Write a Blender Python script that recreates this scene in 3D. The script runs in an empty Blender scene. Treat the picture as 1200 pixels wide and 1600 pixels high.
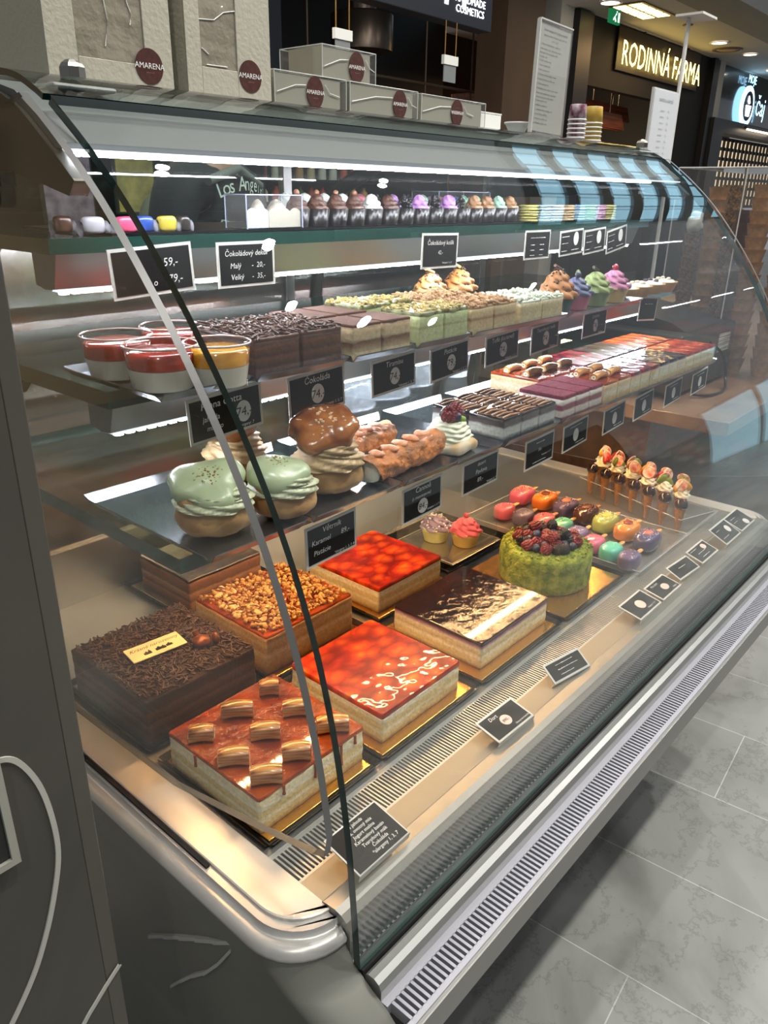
import bpy, math, random
from mathutils import Vector, Matrix, noise
random.seed(7)
R = math.radians
PI = math.pi
S = bpy.context.scene
COL = S.collection

# ---------------------------------------------------------------- camera
cam_d = bpy.data.cameras.new('camera'); cam = bpy.data.objects.new('camera', cam_d); COL.objects.link(cam)
cam_d.sensor_fit = 'VERTICAL'; cam_d.sensor_height = 36.0; cam_d.lens = 1202.0 / 1600.0 * 36.0
cam_d.clip_start = 0.02; cam_d.clip_end = 200
cam.matrix_world = Matrix(((0.65932357, 0.27883287, -0.69824399, 0.0),
                           (-0.7516866, 0.26436436, -0.60421746, 0.0),
                           (0.01611513, 0.92323546, 0.38389659, 1.42),
                           (0, 0, 0, 1)))
S.camera = cam
# ---------------------------------------------------------------- colour management, world
S.view_settings.view_transform = 'Standard'; S.view_settings.look = 'None'
S.view_settings.gamma = 1.0; S.view_settings.use_curve_mapping = False
S.view_settings.exposure = 0.0
S.cycles.transparent_max_bounces = 32
S.cycles.max_bounces = 10
S.cycles.sample_clamp_indirect = 6.0
w = bpy.data.worlds.new('world'); S.world = w; w.use_nodes = True
w.node_tree.nodes['Background'].inputs[0].default_value = (0.80, 0.86, 0.92, 1)
w.node_tree.nodes['Background'].inputs[1].default_value = 0.32
# ---------------------------------------------------------------- lamps of the mall, plus added fill lights
def area(name, loc, sx, sy, power, color=(1, 1, 1), rot=(0, 0, 0)):
    d = bpy.data.lights.new(name, 'AREA'); d.shape = 'RECTANGLE'; d.size = sx; d.size_y = sy
    d.energy = power; d.color = color
    o = bpy.data.objects.new(name, d); COL.objects.link(o); o.location = loc; o.rotation_euler = rot
    return o
for lx, ly, lz, lp in ((0.5, -0.62, 4.2, 52), (1.9, -0.62, 4.2, 56), (3.3, -0.62, 4.2, 56), (5.0, -1.2, 4.2, 44), (0.8, 1.5, 4.4, 22), (2.5, 1.3, 4.4, 26), (4.2, 1.2, 4.4, 30), (-1.2, -0.9, 4.2, 34), (7.0, -1.0, 4.6, 46), (3.0, 0.1, 4.2, 50)):  # the last one is an added fill that brightens the wafer stacks
    d = area('hall_downlight', (lx, ly, lz), 0.085, 0.085, lp, (1, 0.96, 0.90)); d.data.shape = 'DISK'
area('shop_lamp', (1.5, 3.2, 2.95), 1.6, 0.3, 34, (1, 0.9, 0.78))
area('wafer_fill_light', (2.3, -0.2, 2.7), 0.06, 0.06, 9, (1, 0.95, 0.88)).data.shape = 'DISK'  # added lamp out of view, lifts the wafer stacks
area('farm_lamp', (10.6, 4.2, 3.2), 1.2, 0.5, 26, (1, 0.62, 0.28))
area('farm_shelf_lamp', (10.2, 5.6, 2.75), 2.4, 0.15, 30, (1, 0.6, 0.3))

# ---------------------------------------------------------------- materials
MATS = {}
def srgb(h):
    h = h.lstrip('#'); v = [int(h[i:i+2], 16) / 255 for i in (0, 2, 4)]
    return tuple(c / 12.92 if c <= 0.04045 else ((c + 0.055) / 1.055) ** 2.4 for c in v) + (1,)
def P(name, col, rough=0.5, metal=0.0, bump=0.0, bscale=60, var=0.0, vscale=20, coat=0.0, sss=0.0, spec=0.5, col2=None, emit=0, stretch=None, bdist=0.002):
    if name in MATS: return MATS[name]
    m = bpy.data.materials.new(name); m.use_nodes = True; nt = m.node_tree; b = nt.nodes['Principled BSDF']
    c = srgb(col) if isinstance(col, str) else tuple(col) + (1,)
    b.inputs['Base Color'].default_value = c
    b.inputs['Roughness'].default_value = rough; b.inputs['Metallic'].default_value = metal
    b.inputs['Specular IOR Level'].default_value = spec
    if coat: b.inputs['Coat Weight'].default_value = coat; b.inputs['Coat Roughness'].default_value = 0.04
    if sss:
        b.inputs['Subsurface Weight'].default_value = sss; b.inputs['Subsurface Radius'].default_value = (0.01, 0.006, 0.004)
    if emit:
        b.inputs['Emission Color'].default_value = c; b.inputs['Emission Strength'].default_value = emit
    co = nt.nodes.new('ShaderNodeTexCoord'); vec = co.outputs['Object']
    if stretch:
        mp = nt.nodes.new('ShaderNodeMapping'); mp.inputs['Scale'].default_value = stretch
        nt.links.new(vec, mp.inputs[0]); vec = mp.outputs[0]
    if var or col2:
        n = nt.nodes.new('ShaderNodeTexNoise'); n.inputs['Scale'].default_value = vscale; n.inputs['Detail'].default_value = 4
        nt.links.new(vec, n.inputs['Vector'])
        r = nt.nodes.new('ShaderNodeValToRGB')
        r.color_ramp.elements[0].position = 0.35; r.color_ramp.elements[1].position = 0.65
        if col2: c2 = srgb(col2)
        else: c2 = tuple(min(1, x * (1 + var)) for x in c[:3]) + (1,)
        c1 = c if col2 else tuple(x * (1 - var) for x in c[:3]) + (1,)
        r.color_ramp.elements[0].color = c1; r.color_ramp.elements[1].color = c2
        nt.links.new(n.outputs['Fac'], r.inputs[0]); nt.links.new(r.outputs[0], b.inputs['Base Color'])
    if bump:
        n2 = nt.nodes.new('ShaderNodeTexNoise'); n2.inputs['Scale'].default_value = bscale; n2.inputs['Detail'].default_value = 5
        nt.links.new(vec, n2.inputs['Vector'])
        bp = nt.nodes.new('ShaderNodeBump'); bp.inputs['Strength'].default_value = bump; bp.inputs['Distance'].default_value = bdist
        nt.links.new(n2.outputs['Fac'], bp.inputs['Height']); nt.links.new(bp.outputs[0], b.inputs['Normal'])
    MATS[name] = m; return m
def EM(name, col, s):
    if name in MATS: return MATS[name]
    m = bpy.data.materials.new(name); m.use_nodes = True; nt = m.node_tree; nt.nodes.clear()
    e = nt.nodes.new('ShaderNodeEmission'); o = nt.nodes.new('ShaderNodeOutputMaterial')
    e.inputs[0].default_value = srgb(col); e.inputs[1].default_value = s; nt.links.new(e.outputs[0], o.inputs[0])
    MATS[name] = m; return m
def GL(name, tint=(0.95, 0.975, 0.965), rough=0.0, ior=1.5, haze=0.0, hcol=(1, 1, 1)):
    """a clear pane: transmits straight, reflects by Fresnel on both faces; haze adds a little scattering film"""
    if name in MATS: return MATS[name]
    m = bpy.data.materials.new(name); m.use_nodes = True; nt = m.node_tree; nt.nodes.clear()
    N = nt.nodes.new; L = nt.links.new
    t = N('ShaderNodeBsdfTransparent'); t.inputs[0].default_value = tint + (1,)
    g = N('ShaderNodeBsdfGlossy'); g.inputs['Roughness'].default_value = rough
    geo = N('ShaderNodeNewGeometry'); mi = N('ShaderNodeMix'); mi.data_type = 'FLOAT'
    mi.inputs[2].default_value = ior; mi.inputs[3].default_value = 1 / ior
    L(geo.outputs['Backfacing'], mi.inputs[0])
    f = N('ShaderNodeFresnel'); L(mi.outputs[0], f.inputs['IOR'])
    mx = N('ShaderNodeMixShader'); L(f.outputs[0], mx.inputs[0]); L(t.outputs[0], mx.inputs[1]); L(g.outputs[0], mx.inputs[2])
    out = N('ShaderNodeOutputMaterial'); last = mx
    if haze:
        d = N('ShaderNodeBsdfDiffuse'); d.inputs[0].default_value = hcol + (1,)
        m2 = N('ShaderNodeMixShader'); m2.inputs[0].default_value = haze
        L(mx.outputs[0], m2.inputs[1]); L(d.outputs[0], m2.inputs[2]); last = m2
    L(last.outputs[0], out.inputs[0])
    MATS[name] = m; return m
def LAYER(name, stops, zmax, rough=0.7, wav=0.12, nscale=60, bump=0.5, streak=True):
    """cut side of a cake: colour bands by height above the base (object z / zmax), with wavy borders"""
    if name in MATS: return MATS[name]
    m = bpy.data.materials.new(name); m.use_nodes = True; nt = m.node_tree; b = nt.nodes['Principled BSDF']; N = nt.nodes.new; L = nt.links.new
    co = N('ShaderNodeTexCoord'); sp = N('ShaderNodeSeparateXYZ'); L(co.outputs['Object'], sp.inputs[0])
    mp = N('ShaderNodeMapping'); mp.inputs['Scale'].default_value = (1, 1, 3.0); L(co.outputs['Object'], mp.inputs[0])
    n = N('ShaderNodeTexNoise'); n.inputs['Scale'].default_value = nscale; n.inputs['Detail'].default_value = 6; L(mp.outputs[0], n.inputs['Vector'])
    dv = N('ShaderNodeMath'); dv.operation = 'DIVIDE'; L(sp.outputs['Z'], dv.inputs[0]); dv.inputs[1].default_value = zmax
    sb = N('ShaderNodeMath'); sb.operation = 'MULTIPLY_ADD'; L(n.outputs['Fac'], sb.inputs[0]); sb.inputs[1].default_value = wav; sb.inputs[2].default_value = -wav / 2
    ad = N('ShaderNodeMath'); ad.operation = 'ADD'; L(dv.outputs[0], ad.inputs[0]); L(sb.outputs[0], ad.inputs[1])
    r = N('ShaderNodeValToRGB'); cr = r.color_ramp
    while len(cr.elements) < len(stops): cr.elements.new(0.5)
    for e, (p, c) in zip(cr.elements, stops): e.position = p; e.color = srgb(c)
    L(ad.outputs[0], r.inputs[0])
    n3 = N('ShaderNodeTexNoise'); n3.inputs['Scale'].default_value = 220; n3.inputs['Detail'].default_value = 3; L(co.outputs['Object'], n3.inputs['Vector'])
    mr = N('ShaderNodeMapRange'); mr.inputs[1].default_value = 0.3; mr.inputs[2].default_value = 0.7; mr.inputs[3].default_value = 0.78; mr.inputs[4].default_value = 1.08
    L(n3.outputs['Fac'], mr.inputs[0])
    vm = N('ShaderNodeVectorMath'); vm.operation = 'SCALE'; L(r.outputs[0], vm.inputs[0]); L(mr.outputs[0], vm.inputs['Scale'])
    L(vm.outputs[0], b.inputs['Base Color']); b.inputs['Roughness'].default_value = rough
    bp = N('ShaderNodeBump'); bp.inputs['Strength'].default_value = bump; bp.inputs['Distance'].default_value = 0.002
    L(n3.outputs['Fac'], bp.inputs['Height']); L(bp.outputs[0], b.inputs['Normal'])
    MATS[name] = m; return m
def JELLY(name, a, bcol, c, scale=34, rough=0.05, distort=0.6):
    """glossy jelly with slices of fruit set in it"""
    if name in MATS: return MATS[name]
    m = bpy.data.materials.new(name); m.use_nodes = True; nt = m.node_tree; b = nt.nodes['Principled BSDF']; N = nt.nodes.new; L = nt.links.new
    co = N('ShaderNodeTexCoord')
    mp = N('ShaderNodeMapping'); mp.inputs['Scale'].default_value = (1, 1.35, 0.2); mp.inputs['Rotation'].default_value = (0, 0, 0.5); L(co.outputs['Object'], mp.inputs[0])
    nn = N('ShaderNodeTexNoise'); nn.inputs['Scale'].default_value = 34; L(mp.outputs[0], nn.inputs['Vector'])
    va = N('ShaderNodeVectorMath'); va.operation = 'MULTIPLY_ADD'; L(nn.outputs['Color'], va.inputs[0]); va.inputs[1].default_value = (0.012 * distort,) * 3; L(mp.outputs[0], va.inputs[2])
    v = N('ShaderNodeTexVoronoi'); v.feature = 'SMOOTH_F1'; v.inputs['Smoothness'].default_value = 0.12; v.inputs['Scale'].default_value = scale; L(va.outputs[0], v.inputs['Vector'])
    r = N('ShaderNodeValToRGB'); cr = r.color_ramp; cr.elements.new(0.5)
    for e, (p, cc) in zip(cr.elements, [(0.12, c), (0.42, bcol), (0.68, a)]): e.position = p; e.color = srgb(cc)
    L(v.outputs['Distance'], r.inputs[0])
    v2 = N('ShaderNodeTexVoronoi'); v2.inputs['Scale'].default_value = scale; L(va.outputs[0], v2.inputs['Vector'])
    sp = N('ShaderNodeSeparateColor'); L(v2.outputs['Color'], sp.inputs[0])
    mr = N('ShaderNodeMapRange'); mr.inputs[3].default_value = 0.6; mr.inputs[4].default_value = 1.15; L(sp.outputs[0], mr.inputs[0])
    vm = N('ShaderNodeVectorMath'); vm.operation = 'SCALE'; L(r.outputs[0], vm.inputs[0]); L(mr.outputs[0], vm.inputs['Scale'])
    L(vm.outputs[0], b.inputs['Base Color']); b.inputs['Roughness'].default_value = 0.35
    b.inputs['Coat Weight'].default_value = 0.8; b.inputs['Coat Roughness'].default_value = rough; b.inputs['Coat IOR'].default_value = 1.36; b.inputs['Specular IOR Level'].default_value = 0.15
    b.inputs['Subsurface Weight'].default_value = 0.0
    n2 = N('ShaderNodeTexNoise'); n2.inputs['Scale'].default_value = 22; L(co.outputs['Object'], n2.inputs['Vector'])
    bp = N('ShaderNodeBump'); bp.inputs['Strength'].default_value = 0.6; bp.inputs['Distance'].default_value = 0.006
    L(n2.outputs['Fac'], bp.inputs['Height']); L(bp.outputs[0], b.inputs['Coat Normal'])
    MATS[name] = m; return m

steel = P('brushed_steel', '#b4b5b2', 0.3, 1.0, bump=0.05, bscale=90, stretch=(2, 60, 60))
steel_deck = P('satin_steel_deck', '#bdbbb5', 0.33, 0.9, bump=0.12, bscale=300)
steel_dark = P('dark_anodised_metal', '#55554f', 0.35, 0.8, var=0.1, vscale=6)
silver = P('silver_paint', '#b9bab6', 0.38, 0.55, var=0.05, vscale=5)
silver_dk = P('grey_painted_panel', '#6e6f6b', 0.4, 0.3, var=0.1, vscale=4)
chrome = P('polished_metal', '#c8c8c8', 0.12, 1.0)
black_pl = P('black_plastic', '#0c0c0d', 0.3)
black_tray = P('black_gloss_tray', '#0d0c0c', 0.18, coat=0.5)
slotblk = P('slot_black', '#050505', 0.8)
ledmat = EM('led_white', '#f4f6ff', 130)
ledwarm = EM('led_warm', '#ffc788', 200)
glass = GL('clear_curved_glass', (0.975, 0.985, 0.98))
glass_lid = GL('lid_glass_clear', (0.87, 0.90, 0.885))
glass_sh = GL('shelf_glass', (0.80, 0.90, 0.87))
gedge = P('green_glass_edge', '#1c3a33', 0.12, coat=0.6)
gedge_dk = P('dark_glass_edge', '#0a2e2b', 0.12, coat=0.6)
acryl = GL('clear_acrylic', (0.97, 0.97, 0.97), haze=0.03)
acryl_edge = P('acrylic_edge', '#b9b9b4', 0.15, coat=1)
gold = P('gold_cake_board', '#d9a553', 0.2, 0.9, bump=0.25, bscale=260)
silverboard = P('silver_cake_board', '#b9b09c', 0.2, 0.9, bump=0.25, bscale=260)
white_pl = P('white_plastic', '#e9e9e6', 0.4)
paper = P('white_paper', '#e4e4de', 0.6)
chalk = P('chalkboard_print', '#141312', 0.55, var=0.25, vscale=40, spec=0.2)
chalk_white = P('chalk_white_ink', '#e8e8e4', 0.6)

# ---------------------------------------------------------------- mesh helpers
class MB:
    def __init__(s): s.v = []; s.f = []; s.m = []; s.sm = []
    def add(s, vs, fs, mi=0, sm=False):
        o = len(s.v); s.v += [tuple(v) for v in vs]; s.f += [tuple(i + o for i in f) for f in fs]
        s.m += [mi] * len(fs); s.sm += [sm] * len(fs); return s
    def box(s, x0, x1, y0, y1, z0, z1, mi=0, T=None):
        vs = [(x, y, z) for z in (z0, z1) for x, y in ((x0, y0), (x1, y0), (x1, y1), (x0, y1))]
        if T: vs = [T @ Vector(v) for v in vs]
        return s.add(vs, [(3, 2, 1, 0), (4, 5, 6, 7), (0, 1, 5, 4), (1, 2, 6, 5), (2, 3, 7, 6), (3, 0, 4, 7)], mi)
    def prism(s, pts, x0, x1, axis='X', mi=0, mi_end=None, sm=False, closed=True):
        """pts: (a,b) outline; extruded along axis. X:(y,z) Y:(x,z) Z:(x,y)"""
        f = {'X': lambda a, b, t: (t, a, b), 'Y': lambda a, b, t: (a, t, b), 'Z': lambda a, b, t: (a, b, t)}[axis]
        n = len(pts); vs = [f(a, b, x0) for a, b in pts] + [f(a, b, x1) for a, b in pts]
        fs = [(i, (i + 1) % n, (i + 1) % n + n, i + n) for i in range(n if closed else n - 1)]
        s.add(vs, fs, mi, sm)
        if closed:
            me = mi if mi_end is None else mi_end
            s.add(vs, [tuple(range(n - 1, -1, -1)), tuple(range(n, 2 * n))], me)
        return s
    def ring(s, rings, mi=0, sm=True, cap=True, closed=True):
        n = len(rings[0]); vs = [p for r in rings for p in r]; fs = []
        for k in range(len(rings) - 1):
            for i in range(n if closed else n - 1):
                j = (i + 1) % n; fs.append((k * n + i, k * n + j, (k + 1) * n + j, (k + 1) * n + i))
        s.add(vs, fs, mi, sm)
        if cap: s.add(rings[0], [tuple(range(n - 1, -1, -1))], mi, False); s.add(rings[-1], [tuple(range(n))], mi, False)
        return s
    def lathe(s, prof, n=24, c=(0, 0, 0), mi=0, star=0, amp=0.0, twist=0.0, sm=True, cap=True, flute=0, famp=0.0):
        rings = []
        for (r, z) in prof:
            ring = []
            for i in range(n):
                a = 2 * PI * i / n; q = r
                if star: q = r * (1 + amp * math.cos(star * a + twist * z))
                if flute: q = r * (1 + famp * (1 if i % 2 else -1))
                ring.append((c[0] + q * math.cos(a), c[1] + q * math.sin(a), c[2] + z))
            rings.append(ring)
        return s.ring(rings, mi, sm, cap)
    def tube(s, pts, r, n=8, mi=0, cap=True):
        pts = [Vector(p) for p in pts]; rings = []; rr = r if isinstance(r, (list, tuple)) else [r] * len(pts)
        for k, p in enumerate(pts):
            d = (pts[min(k + 1, len(pts) - 1)] - pts[max(k - 1, 0)]).normalized()
            u = d.cross(Vector((0, 0, 1)));
            if u.length < 0.05: u = d.cross(Vector((1, 0, 0)))
            u.normalize(); v = d.cross(u)
            rings.append([p + rr[k] * (math.cos(2 * PI * i / n) * u + math.sin(2 * PI * i / n) * v) for i in range(n)])
        return s.ring(rings, mi, True, cap)
    def sell(s, c, rx, ry, rz, e1=1.0, e2=1.0, nu=20, nv=12, mi=0, T=None, f=None):
        """superellipsoid"""
        def p(x, e): return math.copysign(abs(x) ** e, x)
        rings = []
        for k in range(nv + 1):
            ph = -PI / 2 + PI * k / nv; ring = []
            for i in range(nu):
                th = 2 * PI * i / nu
                v = Vector((rx * p(math.cos(ph), e1) * p(math.cos(th), e2), ry * p(math.cos(ph), e1) * p(math.sin(th), e2), rz * p(math.sin(ph), e1)))
                if f: v = f(v)
                v = (T @ v if T else v) + Vector(c)
                ring.append(v)
            rings.append(ring)
        return s.ring(rings, mi, True, False)
    def build(s, name, mats, parent=None, loc=None, bevel=0, seg=2):
        me = bpy.data.meshes.new(name); me.from_pydata([tuple(v) for v in s.v], [], s.f)
        if not isinstance(mats, (list, tuple)): mats = [mats]
        for m in mats: me.materials.append(m)
        me.polygons.foreach_set('material_index', s.m); me.polygons.foreach_set('use_smooth', s.sm); me.update()
        o = bpy.data.objects.new(name, me); COL.objects.link(o)
        if parent: o.parent = parent
        if loc: o.location = loc
        if bevel:
            b = o.modifiers.new('bevel', 'BEVEL'); b.width = bevel; b.segments = seg; b.limit_method = 'ANGLE'; b.angle_limit = R(40)
        return o
def empty(name, loc=(0, 0, 0), label=None, cat=None, group=None, rot=None, kind=None):
    o = bpy.data.objects.new(name, None); COL.objects.link(o); o.location = loc; o.empty_display_size = 0.02
    if rot: o.rotation_euler = rot
    tag(o, label, cat, group, kind); return o
def tag(o, label=None, cat=None, group=None, kind=None):
    if label: o['label'] = label
    if cat: o['category'] = cat
    if group: o['group'] = group
    if kind: o['kind'] = kind
    return o
def struct(o): o['kind'] = 'structure'; return o
CH = {}
def copy_tree(o, parent=None, first=True):
    c = o.copy(); COL.objects.link(c); c.parent = parent
    for ch in list(o.children): copy_tree(ch, c, False)
    return c
def tmesh(s, size, align='CENTER'):
    """flat mesh of a piece of lettering in the XY plane"""
    cu = bpy.data.curves.new('lettering', 'FONT'); cu.body = s; cu.size = size; cu.align_x = align; cu.resolution_u = 2; cu.extrude = 0.0
    o = bpy.data.objects.new('lettering', cu); COL.objects.link(o)
    me = bpy.data.meshes.new_from_object(o); vs = [v.co.copy() for v in me.vertices]; fs = [tuple(p.vertices) for p in me.polygons]
    bpy.data.objects.remove(o); bpy.data.curves.remove(cu); bpy.data.meshes.remove(me)
    return vs, fs
def lettering(parent, items, mat, name='lettering', T=None, off=0.0006):
    """items: (string, x, y, size[, align[, slant[, rot]]]) on the local XY plane of T"""
    mb = MB()
    for it in items:
        s_, x, y, size = it[:4]; al = it[4] if len(it) > 4 else 'CENTER'; sl = it[5] if len(it) > 5 else 0.15; ro = it[6] if len(it) > 6 else 0
        vs, fs = tmesh(s_, size, al)
        M_ = Matrix.Translation((x, y, off)) @ Matrix.Rotation(ro, 4, 'Z') @ Matrix(((1, sl, 0, 0), (0, 1, 0, 0), (0, 0, 1, 0), (0, 0, 0, 1)))
        if T: M_ = T @ M_
        mb.add([M_ @ v for v in vs], fs)
    return mb.build(name, mat, parent)
RX90 = Matrix.Rotation(PI / 2, 4, 'X')
ORD = ['first', 'second', 'third', 'fourth', 'fifth', 'sixth', 'seventh', 'eighth', 'ninth', 'tenth', 'eleventh', 'twelfth', 'thirteenth', 'fourteenth', 'fifteenth', 'sixteenth']
# ================================================================ THE SETTING
def marble():
    m = bpy.data.materials.new('marble_tiles'); m.use_nodes = True; nt = m.node_tree; b = nt.nodes['Principled BSDF']; N = nt.nodes.new; L = nt.links.new
    co = N('ShaderNodeTexCoord'); mp = N('ShaderNodeMapping'); L(co.outputs['Object'], mp.inputs[0])
    mp.inputs['Rotation'].default_value = (0, 0, R(90 - 4.5)); mp.inputs['Location'].default_value = (-0.236, 0.081, 0)
    br = N('ShaderNodeTexBrick'); L(mp.outputs[0], br.inputs['Vector']); br.inputs['Scale'].default_value = 1
    br.offset_frequency = 3; br.offset = 0.5; br.inputs['Brick Width'].default_value = 0.92; br.inputs['Row Height'].default_value = 0.306; br.inputs['Mortar Size'].default_value = 0.0013
    br.inputs['Color1'].default_value = (1, 1, 1, 1); br.inputs['Color2'].default_value = (0.86, 0.86, 0.86, 1); br.inputs['Mortar'].default_value = (1.7, 1.7, 1.7, 1)
    n = N('ShaderNodeTexNoise'); n.inputs['Scale'].default_value = 2.2; n.inputs['Detail'].default_value = 8; n.inputs['Distortion'].default_value = 1.2; L(co.outputs['Object'], n.inputs['Vector'])
    r = N('ShaderNodeValToRGB'); cr = r.color_ramp; cr.elements.new(0.5); cr.elements.new(0.7)
    for e, (p, c) in zip(cr.elements, [(0.3, '#6b6c68'), (0.46, '#888985'), (0.52, '#90918d'), (0.75, '#9d9e9a')]): e.position = p; e.color = srgb(c)
    L(n.outputs['Fac'], r.inputs[0])
    wv = N('ShaderNodeTexNoise'); wv.inputs['Scale'].default_value = 3.5; wv.inputs['Detail'].default_value = 12; wv.inputs['Roughness'].default_value = 0.7; L(co.outputs['Object'], wv.inputs['Vector'])
    ab = N('ShaderNodeMath'); ab.operation = 'SUBTRACT'; L(wv.outputs['Fac'], ab.inputs[0]); ab.inputs[1].default_value = 0.5
    a2 = N('ShaderNodeMath'); a2.operation = 'ABSOLUTE'; L(ab.outputs[0], a2.inputs[0])
    mr = N('ShaderNodeMapRange'); mr.inputs[1].default_value = 0; mr.inputs[2].default_value = 0.012; mr.inputs[3].default_value = 0.72; mr.inputs[4].default_value = 1; L(a2.outputs[0], mr.inputs[0])
    vm = N('ShaderNodeVectorMath'); vm.operation = 'MULTIPLY'; L(r.outputs[0], vm.inputs[0]); L(br.outputs['Color'], vm.inputs[1])
    v2 = N('ShaderNodeVectorMath'); v2.operation = 'SCALE'; L(vm.outputs[0], v2.inputs[0]); L(mr.outputs[0], v2.inputs['Scale'])
    L(v2.outputs[0], b.inputs['Base Color']); b.inputs['Roughness'].default_value = 0.33
    return m
struct(MB().box(-4, 26, -14, 8, -0.1, 0).build('floor', marble()))
dark_wall = P('dark_shop_wall', '#0b0908', 0.6)
fascia = P('near_black_fascia', '#0a0808', 0.7)
brown_wall = P('brown_lit_wall', '#6a5240', 0.6, var=0.15, vscale=1.5)
white_wall = P('white_wall', '#c9c2b8', 0.6)
ceil_m = P('pale_ceiling', '#d8cbc0', 0.7)
grey_w = P('grey_bulkhead', '#a09a92', 0.7)
struct(MB().box(2.0, 8.6, 6.6, 6.8, 0, 4.2).build('wall_back', dark_wall))
struct(MB().box(-4, 2.0, 5.0, 5.2, 0, 4.2).build('wall_left_shop', P('warm_beige_wall', '#b59a76', 0.7)))
struct(MB().box(2.0, 8.6, 2.6, 6.8, 4.0, 4.1).build('ceiling_shop', dark_wall))
struct(MB().box(7.45, 8.15, 4.95, 5.3, 0, 4.0).build('wall_brown_pier', brown_wall))
struct(MB().box(8.15, 8.52, 5.25, 5.35, 0, 4.0).build('trim_1', dark_wall))
struct(MB().box(8.52, 8.80, 4.98, 5.2, 0, 3.6).build('trim_2', white_wall))
struct(MB().box(8.80, 9.12, 4.9, 5.25, 0, 3.3).build('trim_3', P('dark_steel_post', '#17181b', 0.4)))
# farm shop front
struct(MB().box(9.12, 12.9, 4.98, 5.1, 2.62, 3.32).box(11.6, 12.9, 4.98, 5.1, 0, 2.62).build('wall_farm_front', fascia))
struct(MB().box(9.12, 12.9, 7.0, 7.1, 0, 3.32).build('wall_farm_back', P('dark_brown_shop_back', '#2a140b', 0.7)))
struct(MB().box(12.9, 13.12, 4.9, 5.2, 0, 3.3).build('trim_4', P('dark_steel_post', '#17181b', 0.4)))
struct(MB().box(13.12, 13.42, 4.93, 5.15, 2.5, 3.32).build('trim_5', white_wall))
# cafe front
struct(MB().box(13.42, 20, 5.02, 5.1, 2.55, 3.35).build('wall_cafe_front', P('cafe_dark_glazing', '#1c1f26', 0.15, coat=0.5)))
struct(MB().box(13.1, 20, 4.85, 5.1, 2.36, 2.55).box(13.1, 13.55, 4.85, 5.1, 0, 2.36).build('trim_6', P('dark_steel_post', '#17181b', 0.4)))
struct(MB().box(13.1, 20, 7, 7.1, 0, 3.3).build('wall_cafe_back', P('cafe_inner_wall', '#40382e', 0.7)))
struct(MB().box(8.6, 20, 3.98, 7.1, 3.32, 3.42).build('ceiling', ceil_m))
struct(MB().box(8.6, 20, 3.45, 3.98, 3.32, 4.6).build('ceiling_bulkhead', grey_w))
# roof glazing of the hall: bright panes between dark beams
pane = EM('daylight_pane', '#9fd0e6', 2.6)
beam = P('roof_beam_grey', '#8a9194', 0.5)
struct(MB().box(13.0, 30, -0.4, 4.4, 8.7, 8.72).build('window_1', pane))
fr = MB()
for i in range(13): fr.box(12.9 + i * 1.45, 13.35 + i * 1.45 + 0.02 * i, -0.5, 4.4, 8.60, 8.68)
for j in range(6): fr.box(12.9, 30, -0.44 + j * 0.92, -0.33 + j * 0.92, 8.62, 8.68)
struct(fr.build('ceiling_beams', beam))
struct(MB().box(7.9, 8.5, -2.3, -0.9, 0.0, 1.15).build('added_glow_block', EM('pale_blue_added_glow', '#a8d4e6', 1.6)))  # unseen glowing block, added to put a blue reflection on the glass
struct(MB().box(7.86, 8.6, -2.35, -0.85, 1.15, 1.2).box(7.86, 7.9, -1.75, -1.71, 0, 1.15).build('trim_8', beam))  # cap and post of the added glowing block
struct(MB().box(-4, 26, -13.0, -12.9, 0, 5).build('wall_far_side', P('far_side_grey', '#4a4742', 0.6, col2='#1d1a18', vscale=0.8)))

# ================================================================ THE DISPLAY CASE
case = empty('display_case', (0.4, 0.4, 0), 'long curved-glass refrigerated pastry display case with silver rails', 'display case')
def part(mb, name, mats, parent=case, **k):
    o = mb.build(name, mats, parent, **k)
    if parent is case: o.matrix_parent_inverse = Matrix.Translation((-0.4, -0.4, 0))
    return o
def sub(mb, name, mats, parent, **k): return mb.build(name, mats, parent, **k)
X0, X1 = 0.40, 1.80
raw = [(0.763, 1.498), (0.706, 1.457), (0.650, 1.409), (0.596, 1.351), (0.543, 1.285), (0.494, 1.212), (0.451, 1.132), (0.418, 1.046), (0.395, 0.954), (0.380, 0.855), (0.372, 0.765), (0.367, 0.69)]
def catmull(pts, k=5):
    out = []
    for i in range(len(pts) - 1):
        p0 = pts[max(i - 1, 0)]; p1 = pts[i]; p2 = pts[i + 1]; p3 = pts[min(i + 2, len(pts) - 1)]
        for j in range(k):
            t = j / k
            out.append(tuple(0.5 * (2 * p1[a] + (p2[a] - p0[a]) * t + (2 * p0[a] - 5 * p1[a] + 4 * p2[a] - p3[a]) * t * t + (3 * p1[a] - p0[a] - 3 * p2[a] + p3[a]) * t ** 3) for a in (0, 1)))
    out.append(pts[-1]); return out
prof = catmull(raw)
def catmull3(pts, k=6):
    a = [Vector(p) for p in pts]; out = []
    for i in range(len(a) - 1):
        p0, p1, p2, p3 = a[max(i - 1, 0)], a[i], a[i + 1], a[min(i + 2, len(a) - 1)]
        out += [0.5 * (2 * p1 + (p2 - p0) * t + (2 * p0 - 5 * p1 + 4 * p2 - p3) * t * t + (3 * p1 - p0 - 3 * p2 + p3) * t ** 3) for t in [j / k for j in range(k)]]
    return out + [a[-1]]
def offset(pr, d):
    out = []
    for i, p in enumerate(pr):
        a = pr[max(i - 1, 0)]; b = pr[min(i + 1, len(pr) - 1)]; dx, dz = b[0] - a[0], b[1] - a[1]; l = math.hypot(dx, dz)
        out.append((p[0] - dz / l * d, p[1] + dx / l * d))
    return out
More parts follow.
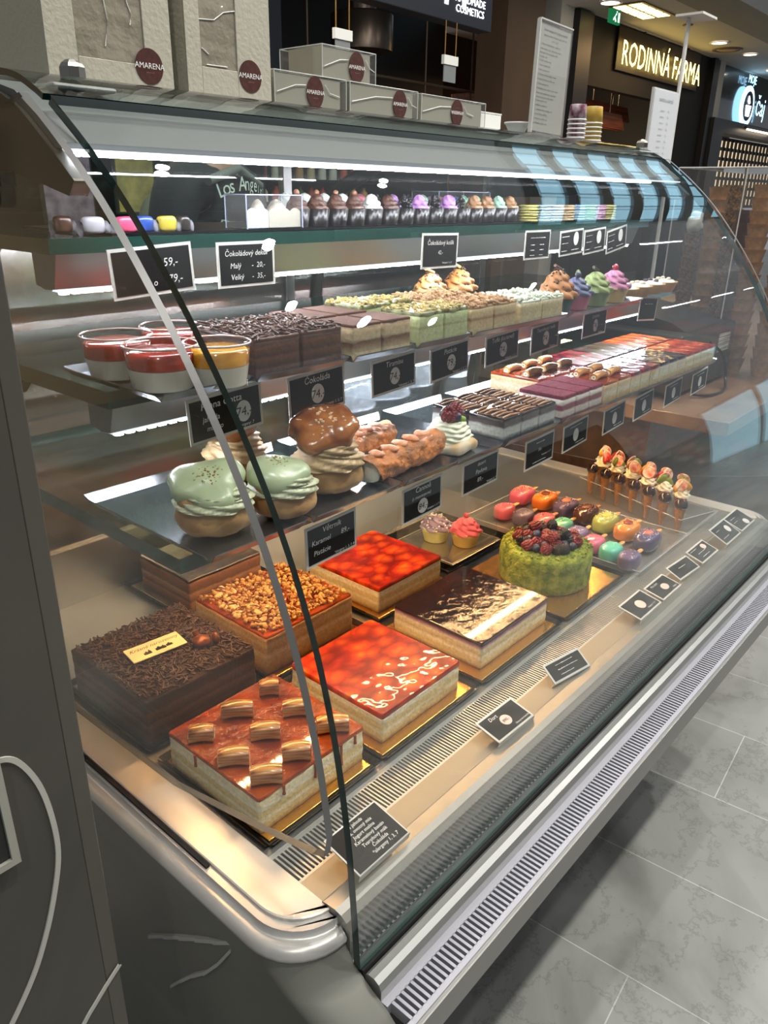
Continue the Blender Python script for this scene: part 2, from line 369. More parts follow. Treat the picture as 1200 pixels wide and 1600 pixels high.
def sheet(outer, d, x0, x1, edge=1):
    """a bent pane: outer profile, thickness d inward, faces smooth, edges in material 1"""
    inner = offset(outer, d); mb = MB(); n = len(outer)
    vs = [(x0, a, b) for a, b in outer] + [(x1, a, b) for a, b in outer] + [(x0, a, b) for a, b in inner] + [(x1, a, b) for a, b in inner]
    f1 = [(i, i + 1, n + i + 1, n + i) for i in range(n - 1)]
    f2 = [(2 * n + i + 1, 2 * n + i, 3 * n + i, 3 * n + i + 1) for i in range(n - 1)]
    mb.add(vs, f1 + f2, 0, True)
    e = [(i + 1, i, 2 * n + i, 2 * n + i + 1) for i in range(n - 1)] + [(n + i, n + i + 1, 3 * n + i + 1, 3 * n + i) for i in range(n - 1)] + [(0, n, 3 * n, 2 * n), (n - 1, 3 * n - 1, 4 * n - 1, 2 * n - 1)]
    mb.add(vs, e, edge, False)
    return mb
assert offset(prof, 0.006)[20][0] > prof[20][0]
part(sheet(prof, 0.009, X0, X1), 'front_glass', [glass, gedge_dk])
lid = catmull([(1.25, 1.530), (1.05, 1.530), (0.90, 1.529), (0.855, 1.527), (0.815, 1.520), (0.785, 1.508), (0.768, 1.4995)], 4)
part(sheet(lid, 0.006, X0 - 0.004, X1 + 0.004), 'lid_glass', [glass_lid, gedge_dk])
# side panes follow the front profile, their lower edge slants up to the front
sp_out = [p for p in prof if p[1] > 0.862]
def side_pane(x):
    pts = [(p[0] + 0.002, p[1]) for p in sp_out] + [(0.388, 0.850), (0.405, 0.842), (0.487, 0.819), (0.635, 0.784), (1.18, 0.760), (1.18, 1.49), (0.80, 1.49)]
    mb = MB(); n = len(pts)
    vs = [(x, a, b) for a, b in pts] + [(x + 0.008, a, b) for a, b in pts]
    mb.add(vs, [tuple(range(n)), tuple(range(2 * n - 1, n - 1, -1))], 0)
    mb.add(vs, [((i + 1) % n, i, i + n, (i + 1) % n + n) for i in range(n)], 1)
    return mb
for x in (0.372, 1.823):
    part(side_pane(x), 'side_pane', [glass, P('polished_pane_edge', '#545452', 0.35, coat=0.3)])
# knobs through the lid glass
for x in (0.447, 1.765):
    k = MB().lathe([(0.0125, -0.004), (0.0125, 0.005), (0.0105, 0.0085), (0.006, 0.0115), (0.0005, 0.0125)], 8, (x, 0.802, 1.523), sm=False)
    part(k, 'lid_knob', P('brushed_knob', '#8d8a84', 0.35, 0.9))
    part(MB().box(x - 0.028, x + 0.04, 0.79, 0.86, 1.508, 1.5125), 'clamp_plate', P('pale_clamp_plastic', '#8a918d', 0.5), bevel=0.006)
# canopy with the upper light
can = P('canopy_grey', '#6a6e6c', 0.55, 0.0)
part(MB().prism([(0.722, 1.457), (0.742, 1.450), (0.80, 1.452), (1.22, 1.487), (1.22, 1.515), (0.86, 1.517), (0.80, 1.503), (0.772, 1.486)], 0.385, 1.815), 'canopy', can)
def led(y, z, x0, x1, mat=ledmat, h=0.004, d=0.008):
    mb = MB(); x = x0
    while x < x1: mb.box(x, x + 0.0085, y, y + d, z - h, z); x += 0.0135
    return mb
part(MB().box(0.39, 1.81, 0.723, 0.735, 1.4495, 1.452), 'light_strip', P('strip_base', '#dfe3ea', 0.4, emit=1.5))
part(led(0.7245, 1.450, 0.395, 1.66), 'light_diodes', ledmat)
# end frames holding the glass
fr_pts = catmull([(1.22, 1.515), (1.0, 1.517), (0.86, 1.512), (0.80, 1.497), (0.745, 1.462), (0.70, 1.428)], 4) + [(0.712, 1.415), (0.76, 1.425), (0.82, 1.436), (0.90, 1.436), (1.0, 1.42), (1.22, 1.415)]
for x in (0.379, 1.803):
    part(MB().prism([(a, b - 0.003) for a, b in fr_pts], x, x + 0.018), 'end_frame', steel_dark, bevel=0.003)
part(MB().tube([(0.368, 0.86, 1.475), (0.362, 0.868, 1.45), (0.362, 0.872, 1.42)], 0.0085), 'hinge_arm', black_pl)
part(MB().tube([(0.36, 0.875, 1.412), (0.375, 0.875, 1.412)], 0.014, 14), 'hinge_disc', steel_dark)
# shelves
SH = [('upper', 0.777, 1.13, 1.357, 1.372, 1.318), ('middle', 0.70, 1.10, 1.214, 1.232, 1.178), ('lower', 0.60, 1.10, 1.064, 1.081, None)]
hous = P('light_housing_aluminium', '#8e9193', 0.32, 0.8)
for nm, y0, y1, z0, z1, zl in SH:
    s = MB().box(0.385, 1.80, y0, y1, z0, z1)
    for i in range(len(s.m)): s.m[i] = 1
    s.m[0] = s.m[1] = 0
    shf = part(s, 'shelf_glass', [glass_sh, gedge])
    shf.matrix_parent_inverse = Matrix.Translation((-0.4, -0.4, 0))
    if zl:
        sub(MB().prism([(y0 + 0.018, z0 - 0.001), (y0 + 0.07, z0 - 0.001), (y0 + 0.07, zl + 0.004), (y0 + 0.05, zl), (y0 + 0.03, zl + 0.002)], 0.40, 1.79), 'light_housing', hous, shf)
        sub(MB().box(0.405, 1.785, y0 + 0.034, y0 + 0.046, zl - 0.0015, zl + 0.0008), 'light_strip', P('strip_base', '#dfe3ea', 0.4, emit=1.5), shf)
        sub(led(y0 + 0.036, zl - 0.0015, 0.41, 1.78, h=0.003, d=0.007), 'light_diodes', ledmat, shf)
    else:
        sub(MB().prism([(0.78, z0 - 0.001), (0.83, z0 - 0.001), (0.82, z0 - 0.02), (0.79, z0 - 0.02)], 0.44, 1.79), 'light_housing', hous, shf)
        sub(led(0.796, z0 - 0.0205, 0.45, 1.78, h=0.003, d=0.010), 'light_diodes', ledwarm, shf)
    for x in (0.395, 1.12, 1.76):
        br = MB().prism([(y1 - 0.20, z0 - 0.001), (y1 + 0.08, z0 - 0.001), (y1 + 0.08, z0 - 0.075), (y1 - 0.02, z0 - 0.06), (y1 - 0.17, z0 - 0.025)], x, x + 0.012)
        sub(br, 'shelf_bracket', steel_dark, shf, bevel=0.002)
# curved arc at the back: a mirrored side frame built as a tube
for x in (1.12,):
    pth = [(x, 1.165, 0.85), (x, 1.165, 1.2), (x, 1.15, 1.32), (x, 1.10, 1.42), (x, 1.00, 1.465)]
    part(MB().tube(pth, 0.014, 10), 'mirrored_frame_arc', steel_dark)
# rear sliding doors: mirror-polished lower panels under clear glass
mir = P('smoky_polished_door', '#a09e9a', 0.16, 0.9, bump=0.03, bscale=7, var=0.2, vscale=3)
for x0, x1, y in ((0.39, 1.10, 1.205), (1.09, 1.81, 1.222)):
    d = part(MB().box(x0, x1, y, y + 0.006, 0.84, 1.335), 'rear_door', mir)
    sub(MB().box(x0, x1, y, y + 0.006, 1.347, 1.485), 'door_glass', glass_sh, d)
    sub(MB().box(x0, x1, y - 0.002, y + 0.008, 1.335, 1.347).box(x0, x0 + 0.02, y - 0.002, y + 0.008, 0.84, 1.49).box(x1 - 0.02, x1, y - 0.002, y + 0.008, 0.84, 1.49), 'door_frame', steel, d)
part(MB().box(0.38, 1.82, 1.195, 1.24, 0.70, 0.84), 'rear_sill', steel)
# deck, air grille, front ledge
dk = part(MB().box(0.402, 1.80, 0.512, 1.20, 0.722, 0.735), 'deck', steel_deck)
g = MB().box(0.402, 1.80, 0.459, 0.512, 0.715, 0.722, 1)
g.box(0.402, 1.80, 0.506, 0.512, 0.722, 0.7345).box(0.402, 1.80, 0.459, 0.464, 0.722, 0.7345)
x = 0.404
while x < 1.797: g.box(x, x + 0.0024, 0.464, 0.506, 0.722, 0.7345); x += 0.0055
part(g, 'air_grille', [P('grille_steel', '#bcbcb6', 0.35, 0.5), slotblk])
part(MB().box(0.402, 1.80, 0.4245, 0.459, 0.722, 0.737), 'ledge_strip', P('warm_satin_strip', '#988c76', 0.45, 0.3))
bump_p = [(0.4235, 0.722), (0.4235, 0.741), (0.405, 0.743), (0.396, 0.7415), (0.3885, 0.736), (0.384, 0.727), (0.3835, 0.715), (0.3835, 0.70), (0.3835, 0.69), (0.40, 0.69)]
part(MB().prism(bump_p, 0.402, 1.80), 'ledge', P('ledge_satin_metal', '#9a9891', 0.36, 0.6, bump=0.1, bscale=120), bevel=0.002)
rb = MB().box(0.402, 1.80, 0.3835, 0.40, 0.63, 0.692)
x = 0.405
while x < 1.797: rb.box(x, x + 0.0038, 0.3805, 0.3835, 0.632, 0.684); x += 0.0078
part(rb, 'ribbed_strip', P('ribbed_plastic', '#7d8581', 0.45))
part(MB().box(0.402, 1.81, 0.365, 0.379, 0.676, 0.6885), 'glass_seal', slotblk)
rail = [(0.364, 0.676), (0.364, 0.683), (0.360, 0.686), (0.352, 0.6865), (0.3455, 0.683), (0.342, 0.676), (0.342, 0.662), (0.364, 0.662)]
part(MB().prism(rail, 0.404, 1.83), 'front_rail', P('rail_aluminium', '#a5a6a3', 0.3, 0.7), bevel=0.001)
led_m = P('ledge_grey_lilac', '#9b9ba2', 0.42, 0.25)
lg = MB().box(0.404, 1.85, 0.3335, 0.372, 0.640, 0.6625).box(0.404, 1.85, 0.301, 0.308, 0.640, 0.6625).box(0.404, 1.85, 0.308, 0.3335, 0.640, 0.648, 1)
x = 0.41
while x < 1.845: lg.box(x, x + 0.0034, 0.3075, 0.334, 0.646, 0.6625); x += 0.0074
part(lg, 'lower_grille', [led_m, slotblk])
part(MB().box(0.404, 1.85, 0.296, 0.303, 0.622, 0.6625), 'grille_lip', P('lip_grey_metal', '#7d7d79', 0.4, 0.4), bevel=0.0015)
part(MB().prism([(0.40, 0.66), (0.385, 0.63), (0.375, 0.60), (0.375, 0.44), (0.62, 0.40), (1.24, 0.40), (1.24, 0.66)], 0.40, 1.84), 'cabinet', silver_dk)
part(MB().box(0.42, 1.82, 0.64, 1.20, 0.0, 0.40), 'plinth', black_pl)
# rounded end caps
def cap_ring(x_in, xo, yf, z, r=0.07, sgn=1, n=9):
    pts = [(x_in, 1.25), (xo, 1.25), (xo, yf + r)]
    for i in range(1, n + 1):
        a = PI + (PI / 2) * i / n; pts.append((xo + r + r * math.cos(a), yf + r + r * math.sin(a)))
    pts.append((x_in, yf))
    return [(x if sgn > 0 else 2.203 - x, y, z) for x, y in pts]
for sgn in (1, -1):
    xi = 0.4005
    body = [cap_ring(xi, 0.362, 0.64, 0.0, 0.03, sgn), cap_ring(xi, 0.360, 0.62, 0.36, 0.03, sgn), cap_ring(xi, 0.354, 0.42, 0.43, 0.04, sgn), cap_ring(xi, 0.349, 0.33, 0.53, 0.045, sgn), cap_ring(xi, 0.345, 0.300, 0.60, 0.045, sgn), cap_ring(xi, 0.342, 0.302, 0.640, 0.05, sgn), cap_ring(xi, 0.338, 0.33, 0.664, 0.055, sgn), cap_ring(xi, 0.335, 0.36, 0.680, 0.06, sgn), cap_ring(xi, 0.333, 0.380, 0.695, 0.065, sgn), cap_ring(xi, 0.332, 0.389, 0.7135, 0.067, sgn)]
    part(MB().ring(body, 0, True, True), 'end_panel', P('end_panel_grey', '#77776f', 0.4, 0.25, var=0.08, vscale=3))
    top = [cap_ring(xi, 0.331, 0.388, 0.7125, 0.067, sgn), cap_ring(xi, 0.329, 0.386, 0.7145, 0.07, sgn), cap_ring(xi, 0.329, 0.386, 0.719, 0.07, sgn), cap_ring(xi, 0.334, 0.390, 0.724, 0.068, sgn), cap_ring(xi, 0.341, 0.396, 0.728, 0.063, sgn), cap_ring(xi, 0.342, 0.397, 0.726, 0.063, sgn), cap_ring(xi, 0.3445, 0.400, 0.7265, 0.062, sgn), cap_ring(xi, 0.3465, 0.402, 0.7345, 0.06, sgn)]
    part(MB().ring(top, 0, True, True), 'end_bumper', P('bumper_silver', '#bdbbb6', 0.34, 0.45, bump=0.02, bscale=15))
    top2 = [cap_ring(xi + 0.003, 0.356, 0.412, 0.730, 0.055, sgn), cap_ring(xi + 0.003, 0.356, 0.412, 0.7375, 0.055, sgn), cap_ring(xi + 0.003, 0.3575, 0.4135, 0.7385, 0.054, sgn)]
    part(MB().ring(top2, 0, False, True), 'end_cap_top', P('end_cap_satin', '#d0cac0', 0.36, 0.4, bump=0.05, bscale=40))
part(MB().prism([(0.55, 0.7345), (1.2, 0.7345), (1.2, 0.738), (0.55, 0.738)], 0.3495, 0.3545), 'pane_seal', slotblk)
# pale vinyl strokes on the end panel
vin = P('pale_vinyl', '#a7a7a0', 0.5)
for pts in ([(0.694, 0.5114), (0.65, 0.549), (0.61, 0.583), (0.57, 0.616), (0.53, 0.648), (0.49, 0.682)], [(0.662, 0.441), (0.63, 0.483), (0.595, 0.527), (0.565, 0.5606), (0.53, 0.61), (0.50, 0.66)]):
    mb = MB()
    for (a, b), (c, d) in zip(pts, pts[1:]):
        xo_ = lambda z: 0.3533 + (0.337 - 0.3533) * max(0, min(1, (z - 0.43) / (0.67 - 0.43))) ** 1.0 - 0.002
        xx = 0.5 * (xo_(b) + xo_(d))
        mb.add([(xx, a, b), (xx, c, d), (xx, c, d + 0.006), (xx, a, b + 0.006), (xx + 0.01, a, b), (xx + 0.01, c, d), (xx + 0.01, c, d + 0.006), (xx + 0.01, a, b + 0.006)],
               [(0, 3, 2, 1), (4, 5, 6, 7), (0, 1, 5, 4), (1, 2, 6, 5), (2, 3, 7, 6), (3, 0, 4, 7)])
    part(mb, 'vinyl_stroke', vin)

# ================================================================ DARK PANEL AT THE LEFT
pil = empty('advertising_panel', (0.0, 0.5, 0), 'tall dark brown-grey panel with pale curved line, left of the case', 'panel')
pm = P('panel_brown_grey', '#4b4842', 0.45, 0.1, var=0.12, vscale=5)
MB().box(-0.5, 0.203, 0, 0.05, 0, 2.0).build('panel_board', pm, pil)
MB().box(0.2035, 0.2175, 0.001, 0.05, 0, 2.0).build('edge_strip', P('panel_edge_grey', '#57544d', 0.4, 0.2), pil, bevel=0.001)
def stroke(pts, wd, y, parent, name, m):
    mb = MB(); pts = catmull(pts, 5); n = len(pts); L_ = offset(pts, wd / 2); R_ = offset(pts, -wd / 2)
    vs = [(a, y, b) for a, b in L_] + [(a, y, b) for a, b in R_] + [(a, y + 0.0015, b) for a, b in L_] + [(a, y + 0.0015, b) for a, b in R_]
    mb.add(vs, [(i, i + 1, n + i + 1, n + i) for i in range(n - 1)] + [(i + 1, i, 2 * n + i, 2 * n + i + 1) for i in range(n - 1)] + [(n + i, n + i + 1, 3 * n + i + 1, 3 * n + i) for i in range(n - 1)])
    return mb.build(name, m, parent)
stroke([(0.135, 1.034), (0.1562, 1.0347), (0.1685, 1.024), (0.1788, 0.997), (0.1835, 0.962), (0.1832, 0.925), (0.1751, 0.890), (0.1604, 0.849), (0.141, 0.8115), (0.105, 0.765), (0.06, 0.72)], 0.0042, -0.0015, pil, 'pale_line', P('panel_pale_line', '#b4b3aa', 0.5))
stroke([(0.14, 0.68), (0.1764, 0.7244), (0.1909, 0.7387), (0.204, 0.7506), (0.2175, 0.7615)], 0.0038, -0.0015, pil, 'pale_line', P('panel_pale_line', '#b4b3aa', 0.5))
pf = empty('framed_notice', (0.09, 0.495, 0.99), 'small grey-framed notice fixed to the dark panel at left', 'frame')
MB().box(-0.09, 0.063, -0.004, 0.004, -0.045, -0.039).box(0.057, 0.063, -0.004, 0.004, -0.039, 0.05).box(-0.09, 0.063, -0.004, 0.004, 0.05, 0.056).build('frame_border', P('frame_grey', '#a8a79c', 0.4, 0.3), pf)
MB().box(-0.09, 0.057, -0.001, 0.004, -0.039, 0.05).build('picture', P('frame_dark_inside', '#191a1a', 0.3), pf)
# ================================================================ PRICE CARDS
white_disc = P('white_price_disc', '#dcdcd8', 0.6)
black_ink = P('black_ink', '#121212', 0.6)
def card(name_lbl, x, y, z, wd, ht, items, disc=None, price=None, tilt=0.0, lean=0.0, group=None, psize=0.0155, flat=False, squig=None, board=None, rz=0.0, pm=None, bd=0.0035):
    """x,z: centre of the card; its face looks to the customer (flat: upwards)"""
    rot = Matrix.Rotation(rz, 4, 'Z') @ (Matrix.Rotation(R(12) + lean, 4, 'X') if flat else Matrix.Rotation(PI / 2 + lean, 4, 'X')) @ Matrix.Rotation(tilt, 4, 'Z')
    root = empty('price_card', (x, y, z), name_lbl, 'price card', group); root.matrix_world = Matrix.Translation((x, y, z)) @ rot
    MB().box(-wd / 2, wd / 2, -ht / 2, ht / 2, -0.0012, 0).build('card_border', P('card_white_border', '#c9c9c2', 0.5), root)
    MB().box(-wd / 2 + bd, wd / 2 - bd, -ht / 2 + bd, ht / 2 - bd, -0.001, 0.0004).build('card_face', chalk, root)
    if items: lettering(root, [it for it in items], chalk_white, off=0.0008)
    if squig:
        mb = MB(); rnd = random.Random(int(x * 1000))
        for (sx, sy, sw) in squig:
            xx = sx
            while xx < sx + sw:
                ww = rnd.uniform(0.001, 0.0032); mb.box(xx, min(xx + ww, sx + sw), sy - rnd.uniform(0.0002, 0.0007), sy + rnd.uniform(0.0002, 0.0008), 0.0004, 0.0008); xx += ww + rnd.uniform(0.0006, 0.0016)
        mb.build('handwriting', chalk_white, root)
    if disc:
        dx, dy, rx, ry = disc
        n = 28; d = MB().ring([[(dx + rx * math.cos(2 * PI * i / n), dy + ry * math.sin(2 * PI * i / n), zz) for i in range(n)] for zz in (0.0004, 0.0009)], 0, False, True).build('price_disc', white_disc if not pm else pm, root)
        if price: lettering(d, [(price, dx, dy - psize * 0.33, psize, 'CENTER', 0.1)], black_ink, off=0.0012)
    if flat:  # folded paper foot
        MB().box(-wd / 2, wd / 2, -ht / 2, -ht / 2 + 0.001, -0.009, 0).build('card_foot', P('card_white_border', '#c9c9c2', 0.5), root)
    return root
G1, G2, G3, G4 = 'price cards on the upper shelf edge', 'price cards on the middle shelf edge', 'price cards on the lower shelf edge', 'price cards lying on the front ledge'
ZU = 1.337
card('black price card reading 59 and 79 at left end of upper shelf', 0.494, 0.766, ZU, 0.104, 0.052, [('59,-', 0.022, 0.003, 0.0125), ('79,-', 0.026, -0.015, 0.0125), ('o', 0.0, -0.016, 0.010)], tilt=R(3), group=G1)
card('black price card reading Čokoládový dekor on upper shelf edge', 0.624, 0.766, ZU, 0.088, 0.052, [('Čokoládový dekor', 0, 0.010, 0.0088), ('Malý', -0.018, -0.004, 0.0088), ('-  20,-', 0.017, -0.004, 0.0088), ('Velký', -0.016, -0.017, 0.0088), ('-  35,-', 0.017, -0.017, 0.0088)], group=G1)
card('black price card reading Čokoládový košík 42 on upper shelf edge', 1.008, 0.766, ZU, 0.092, 0.052, [('Čokoládový košík', 0, 0.009, 0.0092), ('42,-', 0, -0.005, 0.008), ('*alergeny 1, 6, 7', 0.018, -0.019, 0.004)], group=G1, tilt=R(-1))
card('black card with rows of tiny faint writing on upper shelf edge', 1.300, 0.766, ZU - 0.001, 0.088, 0.050, None, group=G1, squig=[(-0.025, 0.012, 0.05)] + [(a, b, 0.014) for a in (-0.024, 0.008) for b in (0.0, -0.009, -0.018)])
for i, (xx, tl, lb) in enumerate([(1.427, 3, 'nearest left of the three'), (1.523, 4, 'middle one of the three'), (1.622, 8, 'right end one of the three')]):
    card('black card with white oval beside macaroons, ' + lb, xx, 0.766, ZU - 0.001, 0.090, 0.046, None, disc=(0.016, 0.006, 0.0095, 0.0125), tilt=R(tl), group=G1, squig=[(-0.038, 0.012, 0.026), (-0.038, 0.0, 0.024), (-0.038, -0.014, 0.02), (0.0, -0.014, 0.03)])
ZM = 1.186
al = lambda t: (t, 0.025, -0.0205, 0.0052)
card('black price card reading Panna Cotta 74 under glass cups', 0.522, 0.690, ZM, 0.104, 0.052, [('Panna Cotta', -0.006, 0.011, 0.0115), ('jahoda', -0.022, -0.003, 0.009), ('mango', -0.018, -0.014, 0.0085), al('*alergeny: 7')], disc=(0.024, -0.003, 0.0105, 0.0125), price='74,-', tilt=R(3), group=G2)
card('black price card reading Čokoláda 74 under shaved chocolate slices', 0.665, 0.690, ZM, 0.098, 0.054, [('Čokoláda', 0.0, 0.0135, 0.0115), al('*alergeny 1, 3, 7')], disc=(0, -0.002, 0.011, 0.0125), price='74,-', tilt=R(3), group=G2)
card('black price card reading Tiramisu 74', 0.814, 0.690, ZM, 0.094, 0.050, [('Tiramisu', 0.0, 0.012, 0.0105), al('*alergeny 1, 3, 7')], disc=(0.001, -0.003, 0.0105, 0.012), price='74,-', tilt=R(3), group=G2)
card('black price card reading Pistácie under green pistachio slices', 0.944, 0.690, ZM, 0.096, 0.050, [('Pistácie', 0.0, 0.012, 0.0105), al('*alergeny 1, 3, 7, 8')], disc=(0.003, -0.003, 0.0105, 0.012), price='79,-', tilt=R(4), group=G2)
card('black price card reading Toffé (karamel)', 1.088, 0.690, ZM + 0.001, 0.098, 0.049, [('Toffé (karamel)', 0.0, 0.012, 0.0105), al('*alergeny 1, 3, 7')], disc=(0.002, -0.003, 0.0105, 0.012), price='74,-', tilt=R(3), group=G2)
card('black price card reading Tvarohový', 1.225, 0.690, ZM + 0.002, 0.094, 0.049, [('Tvarohový mela', 0.0, 0.012, 0.0095), al('*alergeny')], disc=(0.002, -0.002, 0.010, 0.0125), price='74,-', tilt=R(3), group=G2)
card('black price card reading Limetka under the cupcakes', 1.412, 0.690, ZM + 0.006, 0.096, 0.048, [('Limetka', 0.0, 0.011, 0.0095), al('*alergeny')], disc=(0.002, -0.004, 0.009, 0.012), price='74,-', tilt=R(1), group=G2)
card('slanted black card at far right end of middle shelf', 1.655, 0.690, ZM + 0.011, 0.090, 0.050, None, tilt=R(-5), group=G2, squig=[(-0.02, 0.01, 0.04)])
ZL = 1.041
card('black price card reading Větrník Karamel Pistácie 89', 0.586, 0.588, ZL, 0.084, 0.052, [('Větrník', 0.0, 0.0135, 0.010), ('Karamel', -0.018, 0.001, 0.0092), ('Pistácie', -0.017, -0.0125, 0.0092), ('89,-', 0.022, 0.001, 0.0095), ('*alergeny 1, 3, 7, 8', 0.020, -0.021, 0.0045)], tilt=R(2), group=G3)
card('black price card reading Cannoli 84', 0.758, 0.588, ZL, 0.084, 0.050, [('Cannoli', 0.0, 0.014, 0.0105), ('(s mascarpone)', -0.003, 0.005, 0.0065), ('*alergeny 1, 3, 7', 0.022, -0.018, 0.0042)], disc=(0.0, -0.0085, 0.0105, 0.0105), price='84,-', psize=0.0125, tilt=R(2), group=G3)
card('black price card reading dezert Pavlova 89', 0.894, 0.588, ZL + 0.003, 0.090, 0.049, [('dezert', 0.0, 0.013, 0.0078), ('Pavlova', 0.0, 0.001, 0.0095), ('89,-', -0.002, -0.012, 0.0095), ('*alergeny 3, 7', 0.027, -0.0195, 0.0045)], tilt=R(2), group=G3)
card('black price card reading 54 under dark layered slices', 1.061, 0.588, ZL - 0.002, 0.088, 0.050, [('54,-', 0.0, 0.0, 0.0078), ('*alergeny 1, 3, 7', 0.020, -0.01, 0.0045), ], tilt=R(2), group=G3, squig=[(-0.012, 0.015, 0.024), (-0.02, -0.017, 0.04)])
for xx, lb in ((1.180, 'under the red velvet slices'), (1.328, 'under the caramel roll slices'), (1.457, 'under the raspberry slices'), (1.604, 'under the blueberry slices'), (1.752, 'under the strawberry slices at far right')):
    card('small black card with white oval ' + lb, xx, 0.588, ZL + 0.0, 0.086, 0.048, None, disc=(0.0, -0.001, 0.009, 0.0115), tilt=R(4), group=G3, squig=[(-0.02, 0.0155, 0.04), (0.0, -0.0165, 0.03)])
ZF = 0.754
tan = P('faded_price_disc', '#e8ccc0', 0.6)
card('large black list card at left end of the front ledge', 0.480, 0.431, 0.764, 0.082, 0.056, [(t, -0.002 + 0.002 * i, 0.019 - 0.0065 * i, 0.0062) for i, t in enumerate(['Bílá jahoda', 'Bílá, ovocný mix', 'Jogurt malina', 'Karamelový banán', 'Tvarohový mák', 'Čokoláda', '*alergeny 1, 3, 7'])], flat=True, group=G4, bd=0.002)
card('black card reading Dort with pinkish price disc on the ledge', 0.768, 0.438, 0.754, 0.083, 0.043, [('Dort', -0.014, 0.009, 0.0085), ('Cena je bez krabičky', 0.022, -0.015, 0.0036)], disc=(0.0, -0.001, 0.0095, 0.0085), price='890,-', psize=0.0068, flat=True, group=G4, pm=tan, rz=R(-2))
card('black card turned slightly, alone between Dort card and the far cards', 0.943, 0.440, 0.754, 0.084, 0.034, None, flat=True, lean=R(22), group=G4, rz=R(-10), squig=[(-0.02, 0.008, 0.04), (-0.02, 0.0, 0.045), (-0.02, -0.008, 0.03)])
card('black ledge card with square white printed mark', 1.200, 0.437, 0.756, 0.086, 0.046, [('Alergeny 1, 3, 7', 0.018, -0.015, 0.0045)], disc=(0.0, 0.0, 0.012, 0.010), psize=0.006, flat=True, group=G4, pm=tan)
card('black ledge card reading Mini dort with oval disc', 1.296, 0.436, 0.754, 0.082, 0.042, [('Mini dort', -0.014, 0.010, 0.0068), ('*alergeny', 0.024, -0.014, 0.004)], disc=(0.004, -0.002, 0.011, 0.0075), flat=True, group=G4, pm=tan)
card('black ledge card with pointed white writing, no disc', 1.395, 0.437, 0.757, 0.084, 0.036, [], flat=True, squig=[(-0.014, 0.003, 0.028)], lean=R(10), group=G4, rz=R(-4))
card('black ledge card with brown tint and small oval near lollipops', 1.495, 0.437, 0.757, 0.086, 0.040, None, disc=(0.02, 0.007, 0.0085, 0.0065), flat=True, lean=R(6), group=G4, pm=tan, squig=[(-0.035, 0.012, 0.03), (-0.02, 0.0, 0.035), (-0.02, -0.01, 0.035)])
card('black ledge card propped up, second from the far end', 1.612, 0.433, 0.764, 0.086, 0.048, None, disc=(0.018, 0.002, 0.009, 0.009), flat=True, lean=R(14), group=G4, squig=[(-0.032, 0.010, 0.02), (-0.032, -0.01, 0.03)])
card('black ledge card at the far end of the ledge', 1.712, 0.436, 0.760, 0.086, 0.048, None, disc=(0.012, -0.012, 0.010, 0.008), flat=True, lean=R(8), group=G4, squig=[(-0.032, 0.010, 0.03), (-0.032, 0.0, 0.02)])

# ================================================================ TRAYS
def tray(name, lbl, x0, x1, y0, y1, z, mat, lip=0.009, up=0.008, th=0.0015, group=None, board=None, bmat=None, inset=0.010):
    cx, cy = (x0 + x1) / 2, (y0 + y1) / 2; a, b = (x1 - x0) / 2, (y1 - y0) / 2
    root = empty(name, (cx, cy, z), lbl, 'tray', group)
    mb = MB().box(-a + lip, a - lip, -b + lip, b - lip, 0, th)
    c = 0.004
    def q(p0, p1, o0, o1):  # sloping lip between inner edge p0-p1 and outer edge o0-o1
        vs = [(p0[0], p0[1], 0), (p1[0], p1[1], 0), (o1[0], o1[1], up), (o0[0], o0[1], up)]
        vs += [(v[0], v[1], v[2] + th) for v in vs]
        mb.add(vs, [(3, 2, 1, 0), (4, 5, 6, 7), (0, 1, 5, 4), (1, 2, 6, 5), (2, 3, 7, 6), (3, 0, 4, 7)])
    A, B = a - lip, b - lip
    q((-A, -B), (A, -B), (-a + c + 0.003, -b), (a - c - 0.003, -b)); q((A, B), (-A, B), (a - c, b), (-a + c, b))
    q((-A, B), (-A, -B), (-a, b - c), (-a, -b + c)); q((A, -B), (A, B), (a, -b + c), (a, b - c))
    mb.build('tray_pan', mat, root)
    if bmat:
        MB().box(-a + inset, a - inset, -b + inset, b - inset, th, th + 0.002).build('cake_board', bmat, root, bevel=0.0008)
    return root
tsteel = P('tray_steel', '#8f9499', 0.22, 0.95, bump=0.03, bscale=60)
GT2, GT3, GTD = 'steel trays on the middle shelf', 'steel trays on the lower shelf', 'black trays on the deck'
for x0, x1, lb in ((0.39, 0.505, 'under the panna cotta cups'), (0.508, 0.652, 'under the shaved chocolate slices'), (0.655, 0.772, 'under the tiramisu slices'), (0.775, 0.897, 'under the pistachio slices'), (0.90, 1.17, 'under the toffee and crumb slices'), (1.175, 1.46, 'under the cupcakes')):
    tray('steel_tray', 'narrow steel tray on middle shelf ' + lb, x0, x1, 0.618, 0.80, 1.2325, tsteel, group=GT2)
for x0, x1, lb in ((0.392, 0.527, 'under the green cream puffs'), (0.53, 0.683, 'under the caramel puff'), (0.686, 0.80, 'under the cannoli'), (0.80, 0.91, 'under the pavlova'), (0.913, 1.075, 'under the dark layered slices'), (1.08, 1.77, 'under the fruit slices at right')):
    tray('steel_tray', 'steel tray on lower shelf ' + lb, x0, x1, 0.560, 0.80, 1.0815, tsteel, group=GT3, up=0.010)
